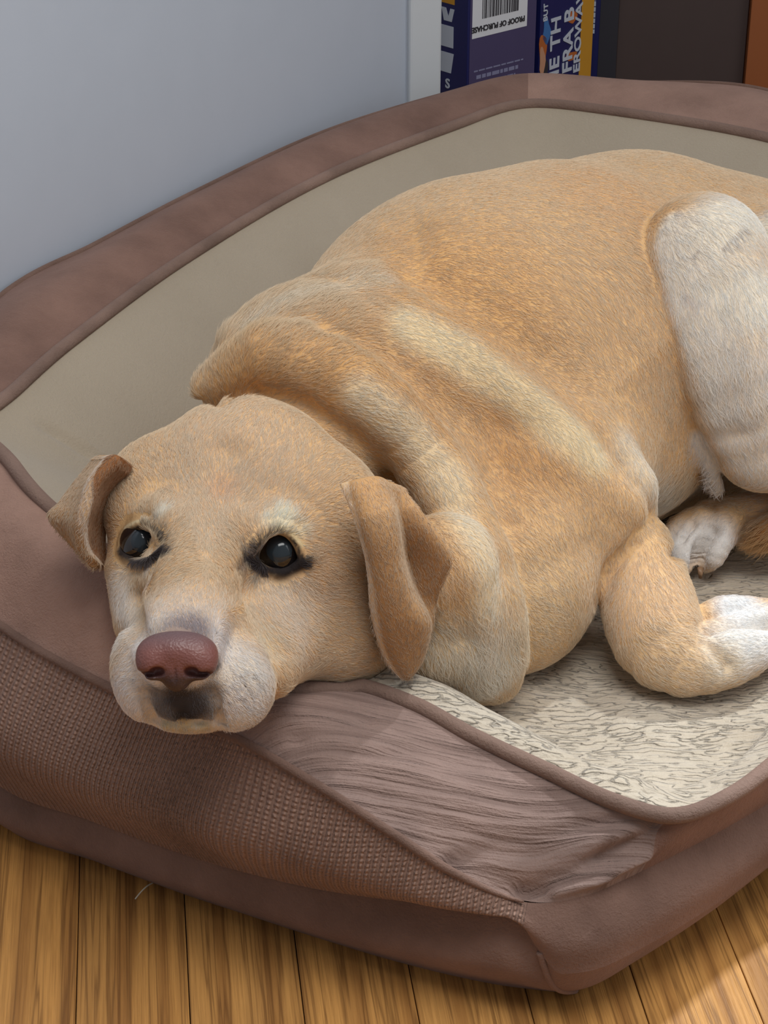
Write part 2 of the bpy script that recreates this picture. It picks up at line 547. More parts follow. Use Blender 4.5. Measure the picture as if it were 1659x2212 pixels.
def sdf(P):
    sh = P.shape[:-1]
    P = np.ascontiguousarray(P.reshape(-1, 3))
    f = np.full(len(P), 1.0)
    plo, phi = P.min(0) if len(P) else np.zeros(3), P.max(0) if len(P) else np.zeros(3)
    x, y, z_ = P[:, 0].copy(), P[:, 1].copy(), P[:, 2].copy()
    for p in PR:
        a, b = bb(p)
        m = p[-2] + 0.034
        a = a - m; b = b + m
        if (a > phi).any() or (b < plo).any(): continue
        i = np.flatnonzero((x > a[0]) & (x < b[0]) & (y > a[1]) & (y < b[1]) & (z_ > a[2]) & (z_ < b[2]))
        if not len(i): continue
        d = d_prim(p, P[i])
        f[i] = -smin(-f[i], d, p[-2]) if p[-1] else smin(f[i], d, p[-2])
    z = H + P[:, 1] * CP - P[:, 2] * SP
    return (-smin(-f, -(ZM - z), 0.03)).reshape(sh)


TET = np.array([[1, -1, -1], [-1, -1, 1], [-1, 1, -1], [1, 1, 1.0]])


def grad(P, e=0.0012):
    g = sum(sdf(P + t * e)[..., None] * t for t in TET)
    return g / (np.linalg.norm(g, axis=-1, keepdims=True) + 1e-12)


#DOG_SHAPE
def hits(pp, start=1.0, fallback=1.4):
    """first points of the skin along sight lines, in metric camera-aligned space"""
    pp = np.asarray(pp, float)
    S = np.stack([(pp[:, 0] - CX) / FPX, (CY - pp[:, 1]) / FPX, np.ones(len(pp))], 1)
    dd = np.full(len(pp), start); done = np.zeros(len(pp), bool)
    for _ in range(110):
        v = sdf(S * dd[:, None])
        done |= v < 0.0004
        dd = np.where(done | (dd > 1.95), dd, dd + np.minimum(v * 0.85, 0.03))
        if (done | (dd > 1.95)).all(): break
    dd = np.where(dd > 1.95, fallback, dd)
    return S * dd[:, None]


def on(pts):
    """(px, py, sink px, r px) -> (px, py, depth, r): depth of the present surface plus sink"""
    h = hits([p[:2] for p in pts])
    return [(p[0], p[1], q[2] + p[2] * q[2] / FPX, p[3]) for p, q in zip(pts, h)]


# trunk
cone((690, 860, 1.37), 250, (980, 795, 1.47), 338, 60)
cone((980, 795, 1.47), 338, (1180, 775, 1.55), 412, 40)
ball((955, 775, 1.49), 335, 40)
ball((1045, 765, 1.51), 383, 40)
cone((1180, 775, 1.55), 412, (1365, 728, 1.63), 382, 40)
cone((1365, 728, 1.63), 382, (1540, 755, 1.68), 362, 60)
cone((1540, 755, 1.68), 362, (1760, 830, 1.72), 300, 60)
ball((1060, 1240, 1.395), 235, 120)
ball((1190, 1030, 1.43), 205, 120)
cone((1290, 860, 1.50), 260, (1385, 965, 1.50), 125, 60)
# near shoulder and foreleg
cone((1190, 1000, 1.40), 150, (1300, 1110, 1.405), 120, 40)
rolls([(1360, 1190, 1.415, 92), (1395, 1290, 1.395, 102), (1425, 1380, 1.375, 100), (1470, 1428, 1.366, 86), (1560, 1415, 1.372, 80), (1640, 1375, 1.388, 66), (1760, 1310, 1.42, 62)], 16, 12)
# curled toes of the forepaw
rolls([(1500, 1345, 1.382, 30), (1560, 1316, 1.392, 28), (1620, 1314, 1.396, 25), (1700, 1326, 1.40, 24)], 8, 4)
# thigh and skin flap
rolls([(1518, 560, 1.450, 142), (1558, 690, 1.442, 142), (1612, 830, 1.443, 134), (1652, 950, 1.456, 112)], 8, 16)
ball((1740, 640, 1.54), 215, 60)
cone((1720, 850, 1.51), 180, (1740, 970, 1.51), 110, 50)
rolls([(1496, 840, 1.46, 24), (1514, 950, 1.463, 20), (1540, 1030, 1.476, 16), (1552, 1062, 1.487, 10)], 8, 20)
# hind foot
rolls([(1900, 1080, 1.58, 80), (1760, 1095, 1.55, 72), (1660, 1112, 1.53, 56), (1590, 1122, 1.522, 52), (1540, 1130, 1.517, 52)], 10, 12)
rolls([(1500, 1125, 1.514, 30), (1468, 1140, 1.510, 27), (1446, 1180, 1.507, 22)], 6, 8)
rolls([(1522, 1130, 1.507, 36), (1492, 1165, 1.500, 34), (1478, 1205, 1.498, 32), (1486, 1232, 1.500, 22)], 8, 6)
rolls([(1568, 1128, 1.507, 42), (1545, 1165, 1.498, 40), (1532, 1200, 1.498, 34), (1524, 1224, 1.502, 20)], 8, 6)
# tail tip
rolls([(1950, 1040, 1.50, 50), (1760, 1115, 1.495, 50), (1665, 1150, 1.495, 38), (1618, 1168, 1.50, 12)], 8, 10)
# neck folds
rolls([(462, 838, 1.33, 48), (600, 765, 1.30, 72), (760, 825, 1.30, 80), (900, 960, 1.33, 80), (1005, 1130, 1.32, 75), (1060, 1290, 1.31, 72), (1080, 1400, 1.325, 60)], 16, 20)
rolls([(520, 760, 1.335, 50), (640, 715, 1.34, 60), (760, 720, 1.335, 60), (880, 830, 1.345, 60), (985, 970, 1.352, 55), (1060, 1120, 1.345, 50)], 12, 26)
rolls([(660, 680, 1.375, 60), (780, 640, 1.365, 75), (930, 720, 1.365, 80), (1100, 840, 1.375, 85), (1250, 960, 1.383, 90), (1330, 1060, 1.39, 90)], 12, 24)
# throat ruff
cone((960, 1230, 1.29), 120, (1020, 1410, 1.325), 95, 30)
ball((1055, 1450, 1.345), 75, 40)
ball((930, 1390, 1.31), 85, 40)
# head
ball((530, 1085, 1.27), 228, 22)
ball((345, 1050, 1.268), 108, 50)
cone((338, 1100, 1.25), 115, (690, 1100, 1.26), 135, 50)
cone((328, 1230, 1.235), 98, (335, 1330, 1.22), 88, 50)
cone((670, 1220, 1.25), 140, (715, 1340, 1.265), 130, 60)
cone((600, 1330, 1.24), 110, (760, 1390, 1.275), 90, 50)
cone((440, 1190, 1.205), 112, (386, 1400, 1.145), 96, 80)
cone((430, 1320, 1.21), 150, (410, 1430, 1.185), 130, 50)
cone((520, 1390, 1.195), 88, (600, 1390, 1.225), 92, 60)
ball((572, 1436, 1.20), 72, 50)
# flews, chin
ell((312, 1458, 1.168), (70, 106, 75), -10, 36)
ell((494, 1480, 1.168), (98, 100, 85), -18, 36)
ell((392, 1500, 1.158), (60, 62, 52), 0, 20)
ell((398, 1556, 1.172), (92, 27, 50), 3, 5)
# philtrum
rolls(on([(384, 1492, -4, 7), (390, 1555, -4, 9)]), 4, 14, sub=True)
rolls(on([(312, 1522, 0, 5), (322, 1548, -1, 9), (330, 1572, -2, 12)]), 5, 8, sub=True)
rolls(on([(466, 1515, 0, 5), (470, 1545, -1, 9), (478, 1576, -2, 12)]), 5, 8, sub=True)
# furrow of the forehead, hollow under the eyes
rolls(on([(488, 985, -16, 26), (470, 1100, -14, 24), (455, 1180, -12, 22)]), 6, 60, sub=True)
rolls(on([(560, 1285, -14, 30), (610, 1400, -14, 28)]), 5, 50, sub=True)
rolls(on([(285, 1290, -16, 22), (300, 1380, -14, 18)]), 5, 40, sub=True)
# brows
rolls(on([(318, 1120, 16, 24), (352, 1100, 12, 28), (372, 1130, 18, 22)]), 5, 40)
rolls(on([(548, 1152, 18, 24), (590, 1118, 12, 26), (640, 1138, 14, 24), (662, 1190, 20, 22)]), 8, 36)
# eye sockets and lids
EYES = ((304, 1173, 52, 0), (599, 1192, 58, 10))
EYED = [on([(e[0], e[1], 0, 1)])[0][2] for e in EYES]
LIDS = [(on([(262, 1190, 6, 9), (270, 1152, 2, 11), (298, 1134, 0, 12), (328, 1138, 2, 11), (346, 1168, 6, 9)]),
         on([(262, 1190, 6, 9), (284, 1213, 4, 10), (318, 1214, 4, 10), (350, 1192, 6, 8)])),
        (on([(540, 1208, 8, 8), (566, 1160, 2, 11), (600, 1142, 0, 12), (634, 1160, 2, 12), (656, 1212, 6, 9)]),
         on([(540, 1208, 8, 8), (575, 1232, 4, 10), (615, 1236, 4, 10), (656, 1214, 6, 8)]))]
for (ex, ey, er, rot_), dd_ in zip(EYES, EYED):
    ell((ex, ey, dd_), (er * 0.84, er * 0.70, 34), rot_, 12, sub=True)
for up, dn in LIDS:
    rolls(up, 12, 9); rolls(dn, 12, 9)
# outer layers of the mouth: pale lower lip
#END_SHAPE

RES = 0.0036
lo = np.array([-0.26, -0.17, 1.05]); hi = np.array([0.56, 0.33, 1.90])
nx, ny, nz = (np.ceil((hi - lo) / RES)).astype(int) + 1
gx, gy, gz = [lo[i] + RES * np.arange(n) for i, n in enumerate((nx, ny, nz))]
G = np.full((nx, ny, nz), 0.5, np.float32)
for p in PR:
    a, b = bb(p)
    m = p[-2] + 3 * RES
    i0 = np.clip(np.floor((a - m - lo) / RES).astype(int), 0, None); i1 = np.minimum(np.ceil((b + m - lo) / RES).astype(int) + 1, (nx, ny, nz))
    if (i1 <= i0).any(): continue
    sl = tuple(slice(i0[i], i1[i]) for i in range(3))
    P = np.stack(np.meshgrid(gx[sl[0]], gy[sl[1]], gz[sl[2]], indexing='ij'), -1)
    d = d_prim(p, P)
    G[sl] = -smin(-G[sl], d, p[-2]) if p[-1] else smin(G[sl], d, p[-2])
zz = H + gy[None, :, None] * CP - gz[None, None, :] * SP
G = -smin(-G, -(ZM - zz), 0.03)
G[[0, -1]] = np.maximum(G[[0, -1]], 0.01); G[:, [0, -1]] = np.maximum(G[:, [0, -1]], 0.01); G[:, :, [0, -1]] = np.maximum(G[:, :, [0, -1]], 0.01)


def surface_nets(G):
    S = G < 0
    cells = np.zeros((nx - 1, ny - 1, nz - 1), np.int8)
    for dx in (0, 1):
        for dy in (0, 1):
            for dz in (0, 1):
                cells += S[dx:nx - 1 + dx, dy:ny - 1 + dy, dz:nz - 1 + dz]
    act = (cells > 0) & (cells < 8)
    idx = np.full(act.shape, -1, np.int64); I = np.argwhere(act); idx[act] = np.arange(len(I))
    acc = np.zeros((len(I), 3)); cnt = np.zeros(len(I))
    cor = [(a, b, c) for a in (0, 1) for b in (0, 1) for c in (0, 1)]
    for a in cor:
        for b in cor:
            if sum(b) - sum(a) == 1 and all(y >= x for x, y in zip(a, b)):
                va = G[I[:, 0] + a[0], I[:, 1] + a[1], I[:, 2] + a[2]]; vb = G[I[:, 0] + b[0], I[:, 1] + b[1], I[:, 2] + b[2]]
                x = (va < 0) != (vb < 0)
                t = np.where(x, va / np.where(x, va - vb, 1), 0)
                acc += np.where(x[:, None], np.array(a) + t[:, None] * (np.array(b) - np.array(a)), 0); cnt += x
    V = lo + RES * (I + acc / cnt[:, None])
    F = []
    for ax in range(3):
        u, v = [(1, 2), (2, 0), (0, 1)][ax]
        s0 = [slice(None)] * 3; s1 = [slice(None)] * 3
        s0[ax] = slice(0, -1); s1[ax] = slice(1, None)
        A, B = S[tuple(s0)], S[tuple(s1)]
        E = np.argwhere(A != B)
        E = E[(E[:, u] > 0) & (E[:, v] > 0) & (E[:, u] < G.shape[u] - 1) & (E[:, v] < G.shape[v] - 1)]
        inside = A[E[:, 0], E[:, 1], E[:, 2]]
        q = []
        for du, dv in ((1, 1), (0, 1), (0, 0), (1, 0)):
            c = E.copy(); c[:, u] -= du; c[:, v] -= dv
            q.append(idx[c[:, 0], c[:, 1], c[:, 2]])
        Q = np.stack(q, 1)
        Q[~inside] = Q[~inside][:, ::-1]
        F.append(Q)
    return V, np.vstack(F)


def subdivide(V, F):
    n = len(V)
    E = np.sort(np.stack([F, np.roll(F, -1, 1)], -1).reshape(-1, 2), 1)
    key = E[:, 0] * n + E[:, 1]
    uk, inv = np.unique(key, return_inverse=True)
    em = (V[uk // n] + V[uk % n]) / 2
    fm = V[F].mean(1)
    e = n + inv.reshape(-1, 4); c = n + len(uk) + np.arange(len(F))
    Q = np.concatenate([np.stack([F[:, i], e[:, i], c, e[:, (i + 3) % 4]], 1) for i in range(4)])
    return np.vstack([V, em, fm]), Q


DV, DF = surface_nets(G)
for _ in range(2):
    DV = DV - (sdf(DV) * 0.9)[:, None] * grad(DV)
DV, DF = subdivide(DV, DF)
DN = grad(DV)
DV = DV - (sdf(DV) * 0.9)[:, None] * DN
DN = grad(DV)
# the mesh grows from nets on a grid: keep the largest connected skin only


def hit(px, py):
    return hits([(px, py)])[0]


def to_world(P):
    return ORG + P[..., 0:1] * AX + P[..., 1:2] * AU + P[..., 2:3] * AF


def dir_world(P):
    return P[..., 0:1] * AX + P[..., 1:2] * AU + P[..., 2:3] * AF


def to_cam(Wd):
    q = Wd - ORG
    return np.stack([q @ AX, q @ AU, q @ AF], -1)


#DOG_DETAIL
# skin creases: polyline of picture points dropped onto the skin, width and depth in metres
def seg_dist(P, L):
    d = np.full(len(P), 9.0)
    for a, b in zip(L[:-1], L[1:]):
        ba = b - a; h = np.clip((P - a) @ ba / (ba @ ba + 1e-15), 0, 1)
        d = np.minimum(d, np.linalg.norm(P - a - h[:, None] * ba, axis=1))
    return d


def crease(pts, w, depth):
    global DV
    L = hits(pts)
    lo_, hi_ = L.min(0) - 3 * w, L.max(0) + 3 * w
    m = ((DV > lo_) & (DV < hi_)).all(1)
    d = seg_dist(DV[m], L)
    DV[m] -= (depth * np.exp(-(d / w) ** 2))[:, None] * DN[m]


CREASES = [
 ([(1530, 1354), (1570, 1342), (1620, 1340), (1690, 1350)], 0.006, 0.011),
 ([(1496, 1132), (1470, 1160), (1456, 1198)], 0.005, 0.007),
 ([(1540, 1148), (1514, 1185), (1502, 1236)], 0.006, 0.010),
 ([(312, 1505), (322, 1540), (330, 1566)], 0.0045, 0.004),
 ([(462, 1500), (470, 1540), (480, 1574)], 0.0045, 0.004),
 ([(330, 1556), (365, 1561), (398, 1558), (435, 1562), (470, 1562)], 0.0022, 0.0025),
 ([(560, 1400), (598, 1440), (606, 1490)], 0.007, -0.002),
 ([(395, 892), (470, 872), (560, 852), (660, 872), (760, 940), (850, 1045)], 0.006, 0.005),
 ([(1290, 1290), (1320, 1215), (1380, 1150), (1420, 1118)], 0.006, 0.005),
 ([(700, 705), (800, 735), (900, 810), (1000, 910), (1060, 1010), (1090, 1120)], 0.014, 0.008),
 ([(900, 590), (1050, 670), (1180, 780), (1290, 900), (1360, 990)], 0.020, 0.009),
 ([(1330, 965), (1385, 1040), (1420, 1110)], 0.010, 0.006),
 ([(880, 480), (900, 560), (960, 620)], 0.014, 0.004),
 ([(1525, 1390), (1555, 1420), (1570, 1440)], 0.006, 0.004),
 ([(1100, 1240), (1190, 1220), (1270, 1180)], 0.014, 0.003),
 ([(330, 1215), (318, 1250), (300, 1290)], 0.005, 0.0016),
 ([(545, 1212), (520, 1240)], 0.004, 0.0016),
 ([(940, 1180), (985, 1290), (1000, 1380)], 0.012, 0.004),
 ([(1555, 640), (1570, 800), (1580, 930)], 0.016, 0.004),
]
for c in CREASES: crease(*c)

# coat colours: picture point, radius (px), colour, strength
BASE = np.array(srgb(228, 186, 134)[:3])
PAINT = [
 # orange-gold back, neck and behind the shoulder
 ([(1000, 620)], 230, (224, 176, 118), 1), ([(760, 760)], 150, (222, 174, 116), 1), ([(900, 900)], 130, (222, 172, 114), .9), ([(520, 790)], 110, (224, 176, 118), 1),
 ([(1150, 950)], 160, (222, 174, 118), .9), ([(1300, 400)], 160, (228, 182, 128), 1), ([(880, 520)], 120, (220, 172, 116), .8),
 # pale crests of the folds with highlights painted in, cream chest
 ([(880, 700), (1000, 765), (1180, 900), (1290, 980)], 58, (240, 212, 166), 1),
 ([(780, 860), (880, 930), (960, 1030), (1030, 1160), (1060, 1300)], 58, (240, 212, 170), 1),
 ([(520, 720), (600, 660), (720, 620), (820, 600)], 36, (234, 202, 158), .7),
 ([(1050, 1440)], 120, (234, 208, 172), 1), ([(940, 1390)], 90, (232, 202, 160), 1), ([(1150, 1320)], 150, (230, 194, 146), .8),
 ([(1370, 960), (1415, 1030), (1450, 1090)], 60, (234, 208, 172), .85),
 # white thigh
 ([(1446, 480), (1436, 520), (1452, 600), (1480, 690), (1506, 780)], 32, (236, 222, 202), 1), ([(1500, 520), (1530, 660)], 80, (236, 222, 202), 1), ([(1560, 480), (1660, 500)], 90, (236, 222, 200), 1), ([(1620, 640), (1760, 700)], 110, (236, 222, 200), 1),
 ([(1550, 760), (1570, 900)], 80, (238, 224, 204), 1), ([(1640, 820), (1700, 900)], 110, (238, 220, 196), 1), ([(1590, 960), (1640, 1010)], 80, (234, 218, 198), 1), ([(1515, 950), (1555, 1060)], 30, (230, 216, 200), 1),
 ([(1562, 540), (1590, 515), (1612, 495)], 7, (168, 150, 136), .6), ([(1496, 560), (1508, 544)], 5, (150, 134, 124), .6), ([(1480, 640), (1500, 660), (1530, 650)], 12, (206, 188, 172), .6),
 # legs and paws; dark strokes paint shade into the toe creases
 ([(1390, 1290)], 130, (236, 196, 148), 1), ([(1440, 1430)], 110, (236, 200, 154), 1), ([(1600, 1380)], 90, (240, 232, 220), 1), ([(1650, 1350)], 90, (240, 234, 226), 1), ([(1590, 1310)], 60, (236, 234, 232), 1), ([(1560, 1440)], 60, (238, 214, 180), .8),
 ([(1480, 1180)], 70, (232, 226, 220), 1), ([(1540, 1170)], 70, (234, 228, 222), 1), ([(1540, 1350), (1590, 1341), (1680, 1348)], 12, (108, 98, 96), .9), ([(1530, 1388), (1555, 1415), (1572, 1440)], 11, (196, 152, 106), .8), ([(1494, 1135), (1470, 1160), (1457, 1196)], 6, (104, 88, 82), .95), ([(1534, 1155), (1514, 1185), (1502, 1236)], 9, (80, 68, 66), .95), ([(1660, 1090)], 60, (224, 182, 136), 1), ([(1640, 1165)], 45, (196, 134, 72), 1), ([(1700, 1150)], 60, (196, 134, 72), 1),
 # face
 ([(500, 1000)], 190, (230, 190, 142), 1), ([(450, 1130)], 90, (228, 188, 140), 1), ([(480, 1060)], 40, (222, 172, 124), .7), ([(255, 1270), (262, 1370)], 50, (236, 214, 186), .9), ([(640, 1320)], 120, (232, 198, 158), 1), ([(740, 1380)], 110, (228, 190, 142), 1), ([(700, 1220)], 70, (222, 178, 128), .8),
 ([(400, 1470)], 190, (232, 212, 190), 1), ([(300, 1440)], 80, (238, 222, 204), 1), ([(280, 1520)], 80, (236, 222, 208), 1), ([(520, 1470)], 100, (228, 212, 192), 1), ([(500, 1540)], 80, (224, 206, 188), 1), ([(480, 1395)], 55, (224, 212, 202), .9), ([(345, 1360)], 45, (228, 208, 184), .9), ([(570, 1380)], 60, (230, 196, 150), .8),
 ([(385, 1366)], 58, (160, 138, 128), .8), ([(430, 1362)], 46, (150, 130, 124), .8), ([(345, 1110)], 24, (238, 216, 180), .9), ([(612, 1118)], 34, (246, 230, 196), 1), ([(580, 1126)], 26, (242, 220, 182), .8), ([(650, 1142)], 26, (240, 214, 172), .8),
 # dark pigment: under the nose, round the eyes
 ([(250, 1530), (330, 1558), (400, 1570), (480, 1572), (540, 1555)], 42, (226, 212, 196), 1), ([(345, 1500), (390, 1505), (440, 1495)], 46, (116, 104, 98), .75), ([(352, 1545), (400, 1550), (452, 1545)], 34, (104, 94, 90), .7), ([(384, 1488)], 34, (70, 60, 58), .9), ([(392, 1512)], 50, (66, 58, 56), 1), ([(425, 1530)], 42, (70, 62, 60), .9), ([(400, 1550)], 34, (52, 46, 46), .9), ([(340, 1530)], 32, (110, 98, 92), .7), ([(465, 1440)], 26, (84, 74, 74), .8),
 ([(310, 1177)], 62, (30, 26, 26), 1), ([(276, 1192)], 24, (60, 52, 50), .9), ([(316, 1212)], 26, (110, 92, 84), .8), ([(345, 1190)], 20, (90, 68, 58), .8),
 ([(599, 1192)], 62, (26, 23, 24), 1), ([(560, 1212)], 36, (38, 34, 34), 1), ([(600, 1224)], 38, (34, 30, 32), 1), ([(636, 1214)], 28, (44, 38, 40), 1), ([(548, 1192)], 30, (120, 98, 82), .7), ([(316, 1255)], 24, (158, 120, 100), .7), ([(532, 1236)], 22, (150, 116, 92), .7),
 ([(258, 1192), (270, 1158), (298, 1140), (328, 1143), (350, 1170)], 7, (50, 42, 38), .9), ([(258, 1192), (284, 1210), (318, 1211), (352, 1194)], 12, (66, 56, 52), .95), ([(262, 1192), (286, 1203), (320, 1203), (348, 1184)], 9, (50, 42, 40), .95), ([(344, 1150), (350, 1172)], 8, (60, 50, 46), .9),
 ([(536, 1212), (566, 1168), (600, 1150), (634, 1168), (658, 1214)], 7, (40, 34, 32), .9), ([(536, 1212), (575, 1230), (615, 1234), (658, 1218)], 17, (40, 34, 34), 1), ([(545, 1205), (520, 1232)], 10, (80, 62, 54), .8), ([(585, 1140), (625, 1146), (652, 1176)], 6, (226, 204, 160), .9), ([(268, 1140), (300, 1124), (330, 1128)], 6, (214, 196, 160), .8),  # the pale upper-lid strokes are painted rim highlights
 *[([q_], 4.5, (96, 80, 76), .9) for q_ in ((484, 1496), (506, 1489), (531, 1482), (494, 1520), (519, 1511), (545, 1502), (482, 1372), (468, 1366), (492, 1384), (560, 1478), (508, 1536), (535, 1528), (300, 1490), (286, 1470), (310, 1508), (520, 1462), (548, 1462))],
 ([(322, 1540), (330, 1566)], 8, (90, 76, 70), .8), ([(468, 1535), (478, 1570)], 8, (90, 76, 70), .8),
 ([(334, 1197)], 17, (48, 40, 38), .95),
 ([(398, 1572)], 30, (206, 186, 150), 1), ([(360, 1570)], 22, (206, 186, 150), 1), ([(440, 1576)], 22, (206, 186, 150), 1),
]
tintv = np.tile(BASE, (len(DV), 1))


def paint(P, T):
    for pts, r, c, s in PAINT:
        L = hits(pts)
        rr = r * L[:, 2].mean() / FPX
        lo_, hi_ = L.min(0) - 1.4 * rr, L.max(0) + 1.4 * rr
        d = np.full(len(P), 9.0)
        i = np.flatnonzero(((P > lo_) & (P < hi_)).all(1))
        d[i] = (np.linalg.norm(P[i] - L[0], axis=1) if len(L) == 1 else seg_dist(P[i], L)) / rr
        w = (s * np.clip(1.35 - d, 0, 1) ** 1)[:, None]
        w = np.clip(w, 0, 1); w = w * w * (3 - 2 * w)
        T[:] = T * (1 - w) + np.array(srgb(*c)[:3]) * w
#END_DETAIL


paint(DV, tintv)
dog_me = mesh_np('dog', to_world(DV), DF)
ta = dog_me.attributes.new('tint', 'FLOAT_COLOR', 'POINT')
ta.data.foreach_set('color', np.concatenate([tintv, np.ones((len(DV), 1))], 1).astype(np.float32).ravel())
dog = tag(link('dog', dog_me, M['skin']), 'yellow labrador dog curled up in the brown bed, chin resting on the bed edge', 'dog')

#BED
# ------------------------------------------------------------------ dog bed
CEN = np.array([0.20, 1.45])


def pz(*a): return Wz(*a)


ST = [  # base bottom, crease, seam, piping per station round the bed
 ((-.365, 1.28, 0), (-.385, 1.28, .06), (-.405, 1.28, .20), (-.285, 1.262, .252)),
 (pz(0, 1790, 0), pz(0, 1688, .048), pz(0, 1350, .178), pz(22, 1000, .248)),
 (pz(200, 1868, 0), pz(200, 1768, .05), pz(230, 1482, .172), pz(110, 1100, .237)),
 (pz(380, 1935, 0), pz(380, 1833, .052), pz(400, 1552, .165), pz(370, 1305, .20)),
 (pz(500, 1975, 0), pz(500, 1870, .054), pz(520, 1600, .16), pz(600, 1482, .178)),
 (pz(700, 2040, 0), pz(680, 1913, .057), pz(700, 1705, .15), pz(760, 1482, .172)),
 (pz(850, 2085, 0), pz(850, 1938, .062), pz(850, 1802, .128), pz(900, 1527, .165)),
 (pz(1000, 2122, 0), pz(980, 1948, .07), pz(980, 1885, .105), pz(1020, 1592, .155)),
 (pz(1130, 2144, 0), pz(1130, 1953, .078), pz(1135, 1948, .084), pz(1180, 1667, .143)),
 (pz(1250, 2148, 0), pz(1255, 1950, .080), pz(1262, 1935, .088), pz(1320, 1732, .135)),
 (pz(1340, 2092, 0), pz(1380, 1910, .078), pz(1390, 1880, .09), pz(1450, 1765, .128)),
 (pz(1480, 1990, 0), pz(1510, 1868, .06), pz(1530, 1810, .092), pz(1560, 1730, .128)),
 (pz(1659, 1850, 0), pz(1670, 1775, .05), pz(1680, 1725, .092), pz(1659, 1662, .128)),
 ((.43, 1.17, 0), (.45, 1.17, .05), (.45, 1.18, .10), (.40, 1.20, .14)),
 ((.63, 1.37, 0), (.65, 1.37, .05), (.66, 1.38, .12), (.57, 1.40, .16)),
 ((.78, 1.58, 0), (.80, 1.58, .06), (.79, 1.58, .16), (.67, 1.57, .20)),
 ((.70, 1.79, 0), (.71, 1.80, .06), (.71, 1.80, .22), (.61, 1.71, .24)),
 (None, None, pz(1659, 197, .265), pz(1659, 300, .27)),
 (None, None, pz(1340, 178, .268), pz(1310, 240, .27)),
 (None, None, pz(1130, 168, .268), pz(1130, 227, .27)),
 (None, None, pz(960, 205, .265), pz(985, 272, .268)),
 (None, None, pz(700, 287, .262), pz(700, 386, .263)),
 (None, None, pz(430, 412, .258), pz(400, 560, .257)),
 (None, None, pz(200, 532, .256), pz(150, 742, .254)),
 (None, None, pz(0, 642, .25), pz(38, 840, .252)),
]
RG = [[], [], [], []]
for s in ST:
    for k in range(4):
        p = s[k]
        if p is None:
            q = np.array(s[2]); p = (q[0], q[1], 0.0 if k == 0 else 0.06)
            ou = np.array(p[:2]) - CEN; ou /= np.linalg.norm(ou)
            p = np.array([p[0], p[1], p[2]]) - np.array([*ou, 0]) * (0.012 if k == 0 else -0.004)
        RG[k].append(np.array(p, float))
RG = [np.array(r) for r in RG]
mid = (RG[2] + RG[3]) / 2
tt = np.concatenate([[0], np.cumsum(np.linalg.norm(np.diff(np.vstack([mid, mid[:1]]), axis=0), axis=1))])
NC = 960
R0, R2, R4, R6 = [spline(r, NC, True, tt) for r in RG]
stn = np.interp(np.linspace(0, tt[-1], NC, endpoint=False), tt, np.arange(len(tt)))   # station number along the rim
ulen = np.linspace(0, tt[-1], NC, endpoint=False)


def outward(R):
    T = np.roll(R, -1, 0) - np.roll(R, 1, 0)
    o = np.stack([T[:, 1], -T[:, 0], np.zeros(NC)], 1)
    return o / (np.linalg.norm(o, axis=1)[:, None] + 1e-9)


O = outward(mid_c := (R4 + R6) / 2)
front = np.interp(stn, [0, 1, 4, 7, 8.5, 11, 13, 16, 24, 25], [1, 1, 1, .5, .1, .12, .3, 1, 1, 1])[:, None]
Z = np.array([0, 0, 1.0])
R1 = (R0 + R2) / 2 + O * (0.010 + 0.012 * (1 - front))
R3 = (R2 + R4) / 2 + O * (0.004 + 0.022 * front) - Z * 0.004
wr = np.interp(stn, [0, 7.8, 8.7, 14.5, 16, 25], [0, 0, 1, 1, 0, 0])[:, None]
for q_, f_ in ((R1, .25), (R2, .5), (R3, .75)):
    q_ += wr * (R0 * (1 - f_) + R4 * f_ + O * 0.024 * math.sin(math.pi * f_ * .9) - q_)
R5 = (R4 + R6) / 2 + Z * (0.006 + 0.010 * front) + O * 0.004
inw = CEN - R6[:, :2]; inw /= np.linalg.norm(inw, axis=1)[:, None]; inw = np.hstack([inw, np.zeros((NC, 1))])
hh = (R6[:, 2:3] - 0.105)
R8 = R6 + inw * (0.035 + hh * 0.75); R8[:, 2] = 0.105
R7 = R6 * 0.45 + R8 * 0.55 + inw * 0.010 + Z * hh * 0.10
wf = np.interp(stn, [4, 5, 9.4, 10.4], [0, 1, 1, 0])[:, None]      # plump rolled edge at the front
R7 = R7 * (1 - wf) + (R6 + inw * 0.026 + Z * 0.004) * wf
R8 = R8 + inw * 0.008 * wf


def push_out(P, gap=0.0015):
    """cushions give way under the dog: move points that lie inside the dog out to its skin"""
    q = to_cam(P)
    m = ((q > lo - 0.02) & (q < hi + 0.02)).all(1)
    idx = np.where(m)[0]
    for _ in range(6):
        s = sdf(q[idx]); a = s < gap
        if not a.any(): break
        j = idx[a]
        q[j] += grad(q[j]) * np.minimum(gap - s[a], 0.02)[:, None]
    out = P.copy(); out[idx] = to_world(q[idx])
    nw = np.array([wd[1], -wd[0]])                      # and flatten against the wall
    s_ = (out[:, :2] - w0) @ nw
    out[:, :2] += nw * np.clip(0.002 - s_, 0, None)[:, None]
    return out


def fold(P, N, pts, w, depth):
    L = np.array([Wz(*p) for p in pts])
    d = seg_dist(P, L)
    P -= N * (depth * np.exp(-(d / w) ** 2))[:, None]


